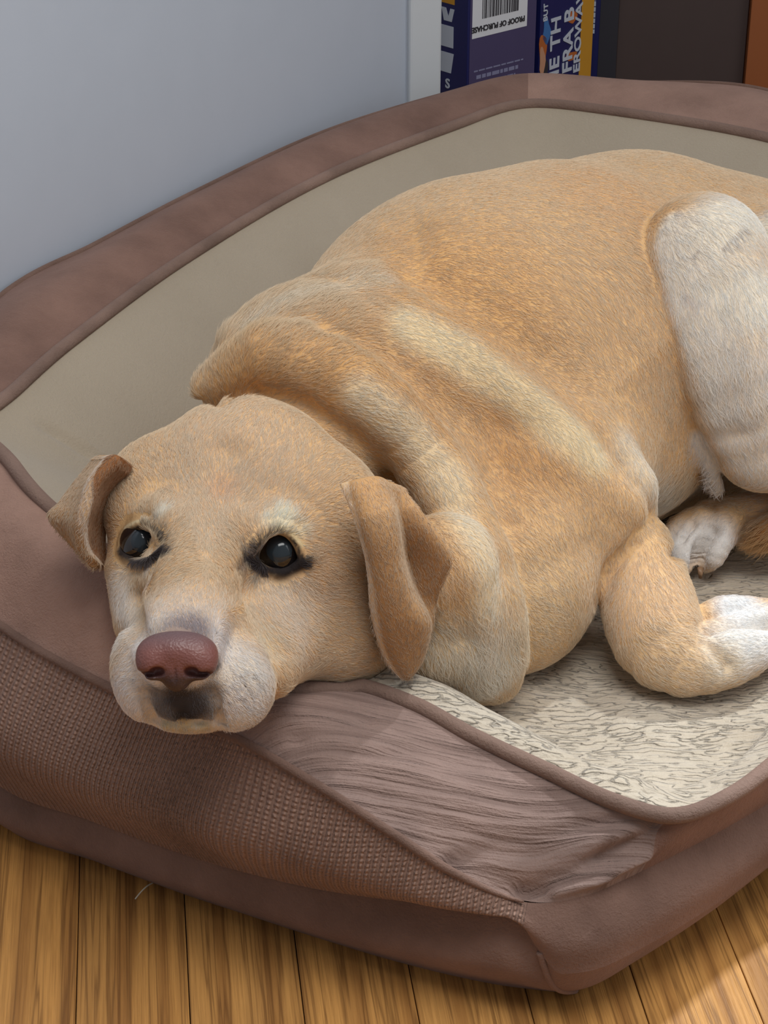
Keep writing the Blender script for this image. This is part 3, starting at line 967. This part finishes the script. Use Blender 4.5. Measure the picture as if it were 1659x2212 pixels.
def panel(name, rows, mat, n=14, folds=None, keep=None):
    """cloth panel lofted through rings of points; rows = rings, n = steps"""
    A = np.array(rows)          # k, NC, 3
    m = n + 1
    X = np.stack([spline(A[:, i], m) if len(A) > 2 else np.linspace(A[0, i], A[1, i], m) for i in range(NC)], 1)
    v = np.concatenate([np.zeros((1, NC)), np.cumsum(np.linalg.norm(np.diff(X, axis=0), axis=2), 0)])
    P = X.reshape(-1, 3)
    if folds:
        du = np.roll(X, -1, 1) - np.roll(X, 1, 1); dv = np.gradient(X, axis=0)
        N = np.cross(du, dv).reshape(-1, 3); N /= np.linalg.norm(N, axis=1)[:, None] + 1e-12
        for f in folds: fold(P, N, *f)
    P = push_out(P)
    F = []
    for r in range(m - 1):
        for c in range(NC):
            c2 = (c + 1) % NC
            F.append((r * NC + c, r * NC + c2, (r + 1) * NC + c2, (r + 1) * NC + c))
    uv = np.stack([np.tile(ulen, m), v.reshape(-1)], 1)
    return link(name, mesh(name, P, F, uv), mat, bed), P.reshape(m, NC, 3)


bed = bpy.data.objects.new('dog_bed', None); col.objects.link(bed)
bed.location = (0, 0, 0)
tag(bed, 'brown bolstered dog bed with beige fleece lining on the oak floor', 'pet bed')
_, BG = panel('base_band', [R0 + O * -0.004, R1, R2 - O * 0.002 * (1 - wr)], M['base'], 14)
FOLDS = [
 ([(600, 1650, .165), (800, 1628, .165), (1000, 1600, .16)], 0.004, 0.004),
 ([(640, 1600, .168), (800, 1560, .17)], 0.004, 0.003),
 ([(760, 1770, .145), (900, 1730, .148), (1060, 1690, .15)], 0.004, 0.004),
 ([(820, 1650, .155), (1000, 1655, .15), (1120, 1660, .148)], 0.004, 0.002),
 ([(980, 1872, .11), (1120, 1820, .122), (1260, 1780, .128), (1400, 1768, .125)], 0.006, 0.006),
 ([(900, 1810, .13), (1050, 1770, .138), (1200, 1740, .136)], 0.005, 0.003),
 ([(1140, 1935, .09), (1250, 1890, .105), (1340, 1840, .112), (1420, 1790, .12)], 0.007, 0.008),
 ([(1200, 1925, .09), (1330, 1885, .1), (1400, 1850, .105)], 0.004, -0.006),
]
sp_, _ = panel('side_panel', [R2 + O * 0.003 * (1 - wr), R3, R4], M['knit'], 16, FOLDS[-3:])
sp_.data.materials.append(M['base'])
mi = np.tile(((stn > 8.0) & (stn < 15.5)).astype(np.int32), 16)
sp_.data.polygons.foreach_set('material_index', mi)
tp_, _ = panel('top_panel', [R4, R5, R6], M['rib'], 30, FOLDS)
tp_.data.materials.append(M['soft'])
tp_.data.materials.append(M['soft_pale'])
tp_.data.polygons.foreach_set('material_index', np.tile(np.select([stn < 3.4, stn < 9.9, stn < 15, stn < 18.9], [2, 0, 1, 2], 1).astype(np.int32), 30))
# fleece lining: inner slope, then the trodden mattress
cen3 = np.array([*CEN, 0.098])
rings = [R6, R7, R8]
X = np.stack([spline(np.array([r[i] for r in rings]), 22) for i in range(NC)], 1)
fr = np.concatenate([np.linspace(0.02, 0.9, 34), [0.95, 1.0]])
more = [R8 * (1 - f) + cen3 * f for f in fr]
dip = [0.004 * math.sin(math.pi * min(1, f * 1.2)) for f in fr]
X = np.concatenate([X, np.array([r - Z * h for r, h in zip(more, dip)])])
P = X.reshape(-1, 3).copy()
lump = 0.0035 * np.sin(P[:, 0] * 37 + 2 * np.sin(P[:, 1] * 23)) * np.sin(P[:, 1] * 41 + 1.3 * np.sin(P[:, 0] * 19))
P[:, 2] += lump * (P[:, 2] < 0.16)
qc = to_cam(P)
for pts_, w_, h_ in (([(95, 918), (140, 945), (200, 985)], 0.0035, 0.005), ([(172, 910), (196, 940), (222, 968)], 0.003, 0.005), ([(150, 900), (180, 940), (205, 975)], 0.004, -0.003)):
    L_ = np.array([to_cam(Wz(p_[0], p_[1], 0.22)) for p_ in pts_])
    # the gathers run down the slope of the lining
    k_ = (P[:, 0] < -0.15) & (P[:, 1] < 1.32) & (P[:, 2] > 0.13)
    X2 = qc[k_][:, :2] / qc[k_][:, 2:3]; Y2 = L_[:, :2] / L_[:, 2:3]
    dd_ = seg_dist(np.hstack([X2, 0 * X2[:, :1]]), np.hstack([Y2, 0 * Y2[:, :1]])) * 1.35
    P[k_, 2] -= h_ * np.exp(-(dd_ / w_) ** 2)
P = push_out(P)
m = len(X); F = []
for r in range(m - 1):
    for c in range(NC):
        c2 = (c + 1) % NC
        F.append((r * NC + c, r * NC + c2, (r + 1) * NC + c2, (r + 1) * NC + c))
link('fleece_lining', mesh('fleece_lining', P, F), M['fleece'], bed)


def welt(name, R, r, mat, a=None, b=None, lift=0.0):
    Q = R + Z * lift
    if a is not None:
        Q = Q[(stn >= a) & (stn <= b)]
        Q = push_out(Q, r * 1.05)
        return tube(name, Q, np.interp(np.linspace(0, 1, len(Q)), [0, .04, .9, 1], [.3, 1, 1, .3]) * r, mat, bed)
    Q = push_out(Q, r * 1.05)
    return tube(name, Q, r, mat, bed, True)


welt('piping', R6, 0.0052, M['greywelt'], lift=0.001)
welt('seam_welt', R4, 0.0030, M['welt'], 0.0, 8.05)
welt('seam_welt', R4, 0.0030, M['welt'], 16.0, 24.99)
L = []
for f in np.linspace(0, 1, 9):
    c_ = np.argmin(np.abs(stn - (8.4 + 0.55 * f))); r_ = (1 - f) * (len(BG) - 1)
    r0_ = int(r_); r1_ = min(r0_ + 1, len(BG) - 1)
    L.append(BG[r0_, c_] * (1 - r_ + r0_) + BG[r1_, c_] * (r_ - r0_) + Z * 0.0018 * f + O[c_] * 0.0013)
L = np.array(L)
for _ in range(3): L[1:-1] = (L[:-2] + 2 * L[1:-1] + L[2:]) / 4
tube('corner_seam', spline(L, 40), 0.0024, M['base'], bed)

#HEADPARTS
# ------------------------------------------------------------------ ears
def sheet(name, cols, th, mat, tint, nu=44, nv=48):
    A = np.array([[C3(*p) for p in c] for c in cols])
    A = np.array([spline(a, nv) for a in A])
    A = np.stack([spline(A[:, j], nu) for j in range(nv)], 1)      # nu, nv, 3
    du = np.gradient(A, axis=0); dv = np.gradient(A, axis=1)
    N = np.cross(du, dv); N /= np.linalg.norm(N, axis=2)[..., None] + 1e-12
    if N[..., 2].mean() > 0: N = -N
    eu = np.minimum(np.arange(nu), nu - 1 - np.arange(nu)) / 2.0; ev = np.minimum(np.arange(nv), nv - 1 - np.arange(nv)) / 2.0
    e = np.sqrt(np.clip(np.minimum(eu[:, None], ev[None, :]), 0.12, 1))[..., None]
    T = A + N * th / 2 * e; B = A - N * th / 2 * e
    V = np.concatenate([T.reshape(-1, 3), B.reshape(-1, 3)]); n = nu * nv
    F = []
    for i in range(nu - 1):
        for j in range(nv - 1):
            a = i * nv + j
            F.append((a, a + nv, a + nv + 1, a + 1)); F.append((n + a, n + a + 1, n + a + nv + 1, n + a + nv))
    for i in range(nu - 1):
        a = i * nv; F.append((a, n + a, n + a + nv, a + nv)); a += nv - 1; F.append((a, a + nv, n + a + nv, n + a))
    for j in range(nv - 1):
        F.append((j, j + 1, n + j + 1, n + j)); a = (nu - 1) * nv + j; F.append((a, n + a, n + a + 1, a + 1))
    me = mesh(name, to_world(V), F)
    bm = bmesh.new(); bm.from_mesh(me); bmesh.ops.recalc_face_normals(bm, faces=bm.faces[:]); bm.to_mesh(me); bm.free()
    tc = np.array([srgb(*tint(i / (nu - 1), j / (nv - 1)))[:3] for i in range(nu) for j in range(nv)])
    tc = np.vstack([tc, tc])
    at = me.attributes.new('tint', 'FLOAT_COLOR', 'POINT')
    at.data.foreach_set('color', np.concatenate([tc, np.ones((len(tc), 1))], 1).astype(np.float32).ravel())
    return link(name, me, mat, dog), V, F, tc, N


EAR_R = [
 [(735, 1045, 1.19), (768, 1120, 1.19), (793, 1210, 1.20), (804, 1330, 1.215), (832, 1425, 1.235), (872, 1466, 1.25)],
 [(775, 1035, 1.185), (800, 1130, 1.178), (822, 1230, 1.188), (842, 1330, 1.205), (865, 1410, 1.228), (882, 1466, 1.248)],
 [(812, 1030, 1.195), (842, 1130, 1.182), (856, 1220, 1.19), (882, 1300, 1.205), (916, 1352, 1.222), (895, 1450, 1.25)],
 [(838, 1040, 1.215), (866, 1140, 1.232), (880, 1215, 1.246), (900, 1280, 1.248), (921, 1340, 1.246), (908, 1420, 1.262)],
 [(860, 1050, 1.24), (922, 1120, 1.228), (974, 1205, 1.222), (957, 1262, 1.235), (938, 1312, 1.25), (915, 1400, 1.27)],
]
EAR_L = [
 [(215, 985, 1.245), (165, 1045, 1.245), (125, 1095, 1.24), (106, 1114, 1.235), (150, 1168, 1.235), (205, 1228, 1.235)],
 [(232, 985, 1.225), (190, 1040, 1.222), (155, 1095, 1.222), (142, 1122, 1.222), (168, 1168, 1.226), (207, 1227, 1.235)],
 [(255, 985, 1.205), (206, 1040, 1.20), (185, 1095, 1.20), (172, 1140, 1.205), (178, 1188, 1.216), (212, 1226, 1.235)],
 [(272, 995, 1.215), (228, 1045, 1.222), (203, 1100, 1.228), (193, 1142, 1.232), (195, 1188, 1.236), (216, 1225, 1.242)],
 [(285, 1005, 1.225), (255, 1055, 1.24), (232, 1110, 1.25), (225, 1150, 1.252), (224, 1190, 1.25), (224, 1224, 1.25)],
]


def tr(u, v):
    c = np.array([190, 148, 104]); 
    if u < 0.07: c = np.array([222, 190, 152])  # rim highlight painted into the tint
    c = c + np.array([18, 14, 8]) * (v < 0.15)
    return tuple(c)


ear_r = sheet('ear', EAR_R, 0.0055, M['skin'], tr)
ear_l = sheet('ear', EAR_L, 0.0055, M['skin'], lambda u, v: (192, 150, 106) if u < 0.45 else ((214, 178, 140) if u < 0.55 else (150, 100, 62)))  # rim highlight and shaded inside painted into the tint


# ------------------------------------------------------------------ eyes and nose
def uvball(name, c, r, mat, parent, seg=32, rings=18, sc=(1, 1, 1)):
    bm = bmesh.new()
    bmesh.ops.create_uvsphere(bm, u_segments=seg, v_segments=rings, radius=1)
    me = bpy.data.meshes.new(name)
    for v in bm.verts:
        q = np.array(v.co) * r * np.array(sc)
        v.co = Vector(to_world((np.array(c) + q)[None])[0])
    bm.to_mesh(me); bm.free()
    return link(name, me, mat, parent)


for (ex, ey, er, rot_), dd_ in zip(EYES, EYED):
    r = er * dd_ / FPX
    c = C3(ex, ey, dd_) + np.array([0, 0, r * 0.88])
    eye = uvball('eye', c, r, M['eye'], dog)
    n = np.array([0.08, 0.10, -1.0]); n /= np.linalg.norm(n)
    uvball('pupil', c + n * r * 0.25, r * 0.79, M['pupil'], eye)
ca_, cb_ = on([(1513, 1226, 2, 5), (1513, 1247, -2, 3)])
tube('claw', to_world(np.array([C3(*ca_[:3]), C3(1513, 1238, ca_[2] - 0.001), C3(1513, 1248, ca_[2] + 0.001)])), np.array([7, 6, 4]) * 1.5 / FPX, M['claw'], dog)
NOSE = []


def nose_sdf(P, c):
    s = c[2] / FPX
    q = (P - c) / s / 1.04       # px units, y up, z away
    def e(cx, cy, cz, rx, ry, rz):
        w = (q - np.array([cx, cy, cz])) / np.array([rx, ry, rz]); k = np.linalg.norm(w, axis=-1)
        k1 = np.linalg.norm(w / np.array([rx, ry, rz]), axis=-1)
        return k * (k - 1) / (k1 + 1e-9)
    f = e(0, 12, 12, 80, 44, 52)
    f = smin(f, e(-48, -8, 4, 36, 40, 44), 18)
    f = smin(f, e(46, -6, 4, 40, 42, 44), 18)
    f = smin(f, e(0, -28, 8, 34, 44, 36), 18)
    for sx in (-1, 1):
        f = -smin(-f, e(sx * 36 - 2, -28, -26, 15, 11, 26), 8)
        f = -smin(-f, e(sx * 62 - 2, -34, -14, 20, 6, 26), 8)
    f = -smin(-f, e(0, -50, -32, 3, 30, 10), 5)
    return f * s * 1.04


def nets_small(fn, lo_, hi_, res):
    global nx, ny, nz, lo, RES
    sv = (nx, ny, nz, lo, RES)
    lo = np.array(lo_); RES = res
    nx, ny, nz = (np.ceil((np.array(hi_) - lo) / RES)).astype(int) + 1
    Pg = np.stack(np.meshgrid(*[lo[i] + RES * np.arange(n) for i, n in enumerate((nx, ny, nz))], indexing='ij'), -1)
    V, F = surface_nets(fn(Pg))
    nx, ny, nz, lo, RES = sv
    return V, F


nc = C3(381, 1420, 1.122)
NV, NF = nets_small(lambda P: nose_sdf(P, nc), nc - 0.034, nc + 0.034, 0.0009)
for _ in range(2):
    e_ = 0.0005
    g = np.stack([nose_sdf(NV + np.eye(3)[i] * e_, nc) - nose_sdf(NV - np.eye(3)[i] * e_, nc) for i in range(3)], -1)
    g /= np.linalg.norm(g, axis=1)[:, None] + 1e-12
    NV = NV - nose_sdf(NV, nc)[:, None] * g * 0.8
nose_me = mesh_np('nose', to_world(NV), NF)
qn = (NV - nc) / (nc[2] / FPX)
top = np.clip((qn[:, 1] - 14) / 40, 0, 1)[:, None]; lowm = np.clip((-qn[:, 1] - 18) / 30, 0, 1)[:, None]
ncol = np.array(srgb(134, 84, 76)[:3]) * (1 - top) + np.array(srgb(112, 88, 90)[:3]) * top
ncol = ncol * (1 - lowm) + np.array(srgb(66, 48, 46)[:3]) * lowm
at = nose_me.attributes.new('tint', 'FLOAT_COLOR', 'POINT')
at.data.foreach_set('color', np.concatenate([ncol, np.ones((len(NV), 1))], 1).astype(np.float32).ravel())
link('nose', nose_me, M['nose'], dog)

#FUR
# ------------------------------------------------------------------ fur
FLOW = [(305, 1115, -.2, -1), (245, 1180, -1, .1), (305, 1240, 0, 1), (370, 1180, .8, -.3), (598, 1125, .3, -1), (520, 1190, -.8, -.2), (600, 1260, .2, 1), (680, 1195, 1, .2),   # picture point, direction the hair lies in (px)
 (380, 1350, 0, -1), (300, 1440, -1, .6), (500, 1450, 1, .6), (450, 1150, 0, -1), (300, 1060, -.6, -1), (600, 1060, .7, -1),
 (700, 1250, 1, .3), (700, 1380, 1, .3), (520, 930, .2, -1), (450, 800, .1, -1), (650, 760, .8, -.6), (620, 640, .8, -.7), (850, 900, .8, .4),
 (1000, 1100, .6, .8), (1050, 1350, .4, 1), (950, 1420, .3, 1), (800, 560, 1, -.5), (1000, 650, 1, .3), (1200, 800, 1, .5), (1100, 1050, .6, 1), (1150, 1300, .8, .6),
 (1200, 420, 1, .2), (1400, 420, 1, .3), (1400, 800, .6, 1), (1400, 1030, .3, 1), (1550, 480, .8, .8), (1550, 700, .3, 1), (1600, 900, .2, 1),
 (1380, 1250, .1, 1), (1450, 1440, .8, .3), (1620, 1400, 1, -.2), (1520, 1180, -.5, 1), (1640, 1100, -1, .3), (1660, 1160, -1, .7), (400, 1550, 0, 1),
]
LEN = [  # picture point, radius px, length mm
 (380, 1350, 110, 3.0), (400, 1480, 190, 3.5), (304, 1174, 90, 1.8), (597, 1192, 100, 1.8), (450, 1560, 70, 1.8), (330, 1560, 60, 1.8), (450, 1180, 230, 5), (520, 1000, 260, 7), (700, 1280, 170, 7),
 (1400, 1350, 160, 8), (1520, 1190, 110, 2.2), (1660, 1155, 60, 20), (470, 740, 80, 16), (1470, 1060, 70, 14), (1620, 1340, 100, 3), (1600, 1420, 90, 6), (1050, 1430, 130, 15), (620, 640, 200, 17), (1550, 800, 130, 15), (1450, 600, 200, 9),
]


def fur(VV, FF, TT, count, parent, lenfn, flowfn, name='fur', mask=None, seed=3, r0=0.000125):
    g = np.random.default_rng(seed)
    FF = np.asarray(FF)
    A, B, Cc, D = [VV[FF[:, i]] for i in range(4)]
    ar = np.linalg.norm(np.cross(Cc - A, D - B), axis=1) / 2
    if mask is not None: ar = ar * mask
    f = g.choice(len(FF), count, p=ar / ar.sum())
    u = g.random((count, 1)); v = g.random((count, 1))
    P = (1 - u) * (1 - v) * A[f] + u * (1 - v) * B[f] + u * v * Cc[f] + (1 - u) * v * D[f]
    N = np.cross(Cc - A, D - B)[f]; N /= np.linalg.norm(N, axis=1)[:, None] + 1e-12
    T = TT[FF[f]].mean(1)
    dirn = flowfn(P)
    dirn -= (dirn * N).sum(1)[:, None] * N
    dirn /= np.linalg.norm(dirn, axis=1)[:, None] + 1e-9
    # locks: neighbouring hairs lean together
    a = 0.10 * np.sin(P[:, 0] * 150 + 3 * np.sin(P[:, 1] * 90)) + 0.09 * np.sin(P[:, 1] * 130 + 2 * np.sin(P[:, 2] * 90)) + g.normal(0, 0.26, count)
    side = np.cross(N, dirn)
    dirn = dirn * np.cos(a)[:, None] + side * np.sin(a)[:, None]
    L = lenfn(P) * g.uniform(0.65, 1.2, count)
    lift = g.uniform(0.10, 0.26, count)
    pts = np.zeros((count, 4, 3))
    for i, s in enumerate((0, 0.35, 0.7, 1.0)):
        pts[:, i] = P + dirn * (L * s)[:, None] + N * (L * lift * (s - 0.55 * s * s))[:, None] + side * (L * 0.06 * s * s)[:, None] * g.normal(0, 1, (count, 1))
    pts[:, 0] -= N * 0.0004
    cu = bpy.data.hair_curves.new(name)
    cu.add_curves([4] * count)
    cu.attributes['position'].data.foreach_set('vector', to_world(pts.reshape(-1, 3)).astype(np.float32).ravel())
    ra = cu.attributes.get('radius') or cu.attributes.new('radius', 'FLOAT', 'POINT')
    ra.data.foreach_set('value', np.tile(np.array([1, .9, .65, .15]) * r0, count).astype(np.float32))
    ca = cu.attributes.new('tint', 'FLOAT_COLOR', 'CURVE')
    var = g.normal(1.0, 0.07, (count, 1)).clip(0.6, 1.45)
    warm = g.normal(0, 0.03, (count, 1))
    sat = np.clip((1 - T[:, 2:3] / T[:, 0:1]) / 0.55, 0, 1)
    cc = np.clip((1 + sat * np.array([-0.09, 0.03, 0.24])) * T ** 0.70 * var * np.hstack([1 + warm, np.ones_like(warm), 1 - warm]), 0, 1)
    ca.data.foreach_set('color', np.concatenate([cc, np.ones((count, 1))], 1).astype(np.float32).ravel())
    cu.materials.append(M['fur'])
    o = bpy.data.objects.new(name, cu); col.objects.link(o); o.parent = parent
    o['kind'] = 'stuff'
    return o


FP = hits([p[:2] for p in FLOW]); FDr = np.array([(p[2], -p[3], 0.0) for p in FLOW]); FDr /= np.linalg.norm(FDr, axis=1)[:, None]
LP = [(h_, p[2], p[3]) for h_, p in zip(hits([p[:2] for p in LEN]), LEN)]


def flow(P):
    out = np.zeros_like(P); ws = np.zeros(len(P))
    for c, d in zip(FP, FDr):
        w = 1 / (((P - c) ** 2).sum(1) + 4e-4) ** 2
        out += w[:, None] * d; ws += w
    return out / ws[:, None]


def hlen(P):
    L = np.full(len(P), 6.5)
    for c, r, l in LP:
        d = np.linalg.norm(P - c, axis=1) / (r * c[2] / FPX)
        w = np.clip(1.4 - d, 0, 1); L = L * (1 - w) + l * w
    return L * 0.001


if FUR:
    cen = DV[DF].mean(1)
    zc = H + cen[:, 1] * CP - cen[:, 2] * SP
    nf = DN[DF[:, 0]]
    facing = -(nf * cen).sum(1) / np.linalg.norm(cen, axis=1)
    face_d = np.linalg.norm(cen - hit(430, 1220), axis=1)
    dens = np.where(facing > -0.35, 1.0, 0.3) * (1 + 2.2 * np.exp(-(face_d / 0.10) ** 2))
    dens[zc < ZM + 0.004] = 0
    dens[cen[:, 0] / cen[:, 2] * FPX + CX > 1800] *= 0.3
    for (ex, ey, rr) in ((304, 1173, 64), (599, 1192, 70), (382, 1425, 66), (392, 1520, 24)):
        h = hit(ex, ey); dens[np.linalg.norm(cen - h, axis=1) < rr * h[2] / FPX] = 0
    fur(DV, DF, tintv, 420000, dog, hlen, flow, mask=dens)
    for E, fl, nm in ((ear_r, (0.25, -1, 0), 5), (ear_l, (-0.5, -1, 0), 6)):
        o, V_, F_, tc_, N_ = E
        fur(V_, F_, tc_, 16000, o, lambda P: np.full(len(P), 0.0035), lambda P, fl=fl: np.tile(np.array(fl, float), (len(P), 1)), seed=nm, r0=0.00014)

#PROPS
# ------------------------------------------------------------------ boxes behind the bed
def prism(name, a, ang, w, dep, h, mat, parent=None):
    o = link(name, box_mesh(name, 0, w, 0, dep, 0, h, 0.001), mat, smooth=False)
    o.location = (a[0], a[1], 0.001); o.rotation_euler = (0, 0, math.radians(ang))
    return o


def patch(name, parent, x0, x1, z0, z1, mat, y=0.0, th=0.0004):
    return link(name, box_mesh(name, x0, x1, y - th, y - 0.0001, z0, z1), mat, parent, smooth=False)


def letters(name, parent, s, x, z, size, mat, rot=0, y=0.0, squash=1.0, side=False):
    cu = bpy.data.curves.new(name, 'FONT'); cu.body = s; cu.size = size; cu.extrude = 0.0003
    cu.offset = size * 0.022; cu.resolution_u = 3
    tmp = bpy.data.objects.new('tmp', cu); col.objects.link(tmp)
    bpy.context.view_layer.update()
    me = bpy.data.meshes.new_from_object(tmp.evaluated_get(bpy.context.evaluated_depsgraph_get()))
    bpy.data.objects.remove(tmp); bpy.data.curves.remove(cu)
    r = math.radians(rot)
    for v in me.vertices:
        a, b = v.co.x * squash, v.co.y
        p = (x + a * math.cos(r) - b * math.sin(r), z + a * math.sin(r) + b * math.cos(r))
        v.co = (p[0], y - 0.0006 - v.co.z, p[1]) if not side else (y - 0.0006 - v.co.z, -p[0], p[1])
    me.name = name
    return link(name, me, mat, parent, smooth=False)


def zat(px, py, x, y):
    """height of the sight line through (px, py) where it stands over (x, y)"""
    v = (CY - py) / FPX
    return H + (CP * v - SP) * (y / (CP + SP * v))


b1 = prism('game_box', (.092, 2.17), 42, 0.107, 0.05, 0.55, M['navy'])
tag(b1, 'navy cardboard box with white proof of purchase barcode label, beside the white wall', 'box')
patch('front_face', b1, 0.003, 0.107, 0.002, 0.548, M['purple'])
zl = zat(1008, 87, .095, 2.173)
patch('barcode_label', b1, 0.006, 0.092, zl, zl + 0.075, M['label'], -0.0004)
random.seed(3)
xx = 0.021
while xx < 0.077:
    w_ = random.choice((0.0006, 0.0009, 0.0014, 0.002))
    patch('barcode_bar', b1, xx, xx + w_, zl + 0.020, zl + 0.072, M['black_ink'], -0.0008)
    xx += w_ + random.choice((0.0007, 0.0011, 0.0016))
letters('lettering', b1, 'PROOF OF PURCHASE', 0.088, zl + 0.0125, 0.0085, M['black_ink'], 180, -0.0008, 0.98)
for i, (a_, b_) in enumerate(((0.010, 0.088), (0.014, 0.080), (0.017, 0.076))):
    zr = zl - 0.038 - 0.0085 * i
    x_ = a_
    while x_ < b_:
        w_ = random.uniform(0.004, 0.012)
        patch('lettering', b1, x_, min(x_ + w_, b_), zr, zr + (0.0016 if i == 0 else 0.0042), M['grey_ink'], -0.0004)
        x_ += w_ + 0.0016
# letters on the narrow face
def flat(name, parent, pts, mat, side=False, y=0.0, th=0.0004):
    """flat printed shape: outline points (across, height)"""
    n = len(pts)
    V = [((y - th, -p[0], p[1]) if side else (p[0], y - th, p[1])) for p in pts] + [((y, -p[0], p[1]) if side else (p[0], y, p[1])) for p in pts]
    F = [tuple(range(n)), tuple(range(n, 2 * n))[::-1]] + [(i, n + i, n + (i + 1) % n, (i + 1) % n) for i in range(n)]
    me = mesh(name, V, F)
    bm = bmesh.new(); bm.from_mesh(me); bmesh.ops.recalc_face_normals(bm, faces=bm.faces[:]); bm.to_mesh(me); bm.free()
    return link(name, me, mat, parent, smooth=False)


zA = lambda py: zat(962, py, .069, 2.188)
flat('print_block', b1, [(-.048, zA(12)), (-.0215, zA(12)), (-.0215, zA(-40)), (-.048, zA(-40))], M['yellow'], True)
flat('lettering', b1, [(-.038, zA(50)), (-.0255, zA(50)), (-.0215, zA(22)), (-.028, zA(22)), (-.031, zA(40)), (-.035, zA(22)), (-.042, zA(22))], M['white_ink'], True)
flat('lettering', b1, [(-.046, zA(106)), (-.0225, zA(106)), (-.0225, zA(60)), (-.046, zA(60))], M['white_ink'], True)
flat('lettering', b1, [(-.046, zA(161)), (-.0255, zA(161)), (-.0215, zA(118)), (-.046, zA(118))], M['white_ink'], True)
letters('lettering', b1, 'S', -.034, zA(194), 0.015, M['white_ink'], 0, 0.0, 1.1, True)

b2 = prism('puzzle_box', (.1780, 2.2528), 50, 0.106, 0.05, 0.5, M['navy'])
tag(b2, 'navy box with big white lettering turned sideways and a yellow edge, behind the bed', 'box')
patch('edge_strip', b2, 0.081, 0.106, 0.002, 0.498, M['yellow'])

zC = lambda py: zat(1205, py, .205, 2.285)
letters('lettering', b2, 'IE TH', 0.0385, zC(161), 0.0265, M['white_ink'], 90, 0.0, 1.12)
letters('lettering', b2, 'FRA B', 0.0645, zC(165), 0.0265, M['white_ink'], 90, 0.0, 1.12)
letters('lettering', b2, 'EROWAV', 0.0815, zC(172), 0.0185, M['white_ink'], 90, 0.0, 1.22)
letters('lettering', b2, 'BUT', 0.0120, zC(36), 0.011, M['white_ink'], 90, 0.0, 1.0)


def blob(cx, cz, rx, rz, ph):
    return [(cx + rx * (1 + .25 * math.sin(3 * a_ + ph)) * math.cos(a_), cz + rz * (1 + .2 * math.cos(2 * a_ + ph)) * math.sin(a_)) for a_ in np.linspace(0, 2 * math.pi, 18, endpoint=False)]


flat('printed_picture', b2, blob(.006, zC(98), .007, .022, .4), M['orange_ink'])
flat('printed_picture', b2, blob(.005, zC(120), .0055, .017, 1.4), M['cream_ink'], y=-0.0005)
flat('printed_picture', b2, blob(.012, zC(58), .007, .014, 2.2), M['cyan_ink'])
flat('printed_picture', b2, blob(.011, zC(140), .006, .016, .9), M['dark_card'])
flat('printed_picture', b2, blob(.062, zC(44), .009, .008, 1.9), M['orange_ink'])
flat('printed_picture', b2, blob(.064, zC(132), .010, .006, .2), M['orange_ink'])

b3 = prism('game_box', (.243, 2.36), 0, 0.036, 0.16, 0.5, M['navy'])
tag(b3, 'dark navy box with a thin line of white text, between lettered box and brown crate', 'box')
patch('dark_side', b3, 0.014, 0.036, 0.002, 0.498, M['dark_card'])

random.seed(5)
z_ = zat(1281, 74, .247, 2.36)
while z_ < 0.42:
    h_ = random.uniform(.003, .006)
    patch('lettering', b3, 0.0045, 0.0082, z_, z_ + h_, M['white_ink'])
    z_ += h_ + 0.0012

b4 = prism('storage_crate', (.280, 2.37), 0, 0.155, 0.25, 0.6, M['brown_board'])
tag(b4, 'plain dark brown storage crate standing behind the bed', 'crate')
b5 = prism('cabinet', (.436, 2.36), 0, 0.5, 0.4, 0.8, M['orange_wood'])
tag(b5, 'orange-brown wooden cabinet at the edge, beside the dark brown crate', 'cabinet')

hp = [Wz(292, 1942, .0012), Wz(306, 1925, .003), Wz(318, 1914, .0035), Wz(330, 1907, .0012)]
tag(tube('shed_hair', spline(np.array(hp), 14), 0.0005, M['hairball'], None, sides=6), 'single pale curved dog hair lying on the oak floor beside the bed', 'hair')
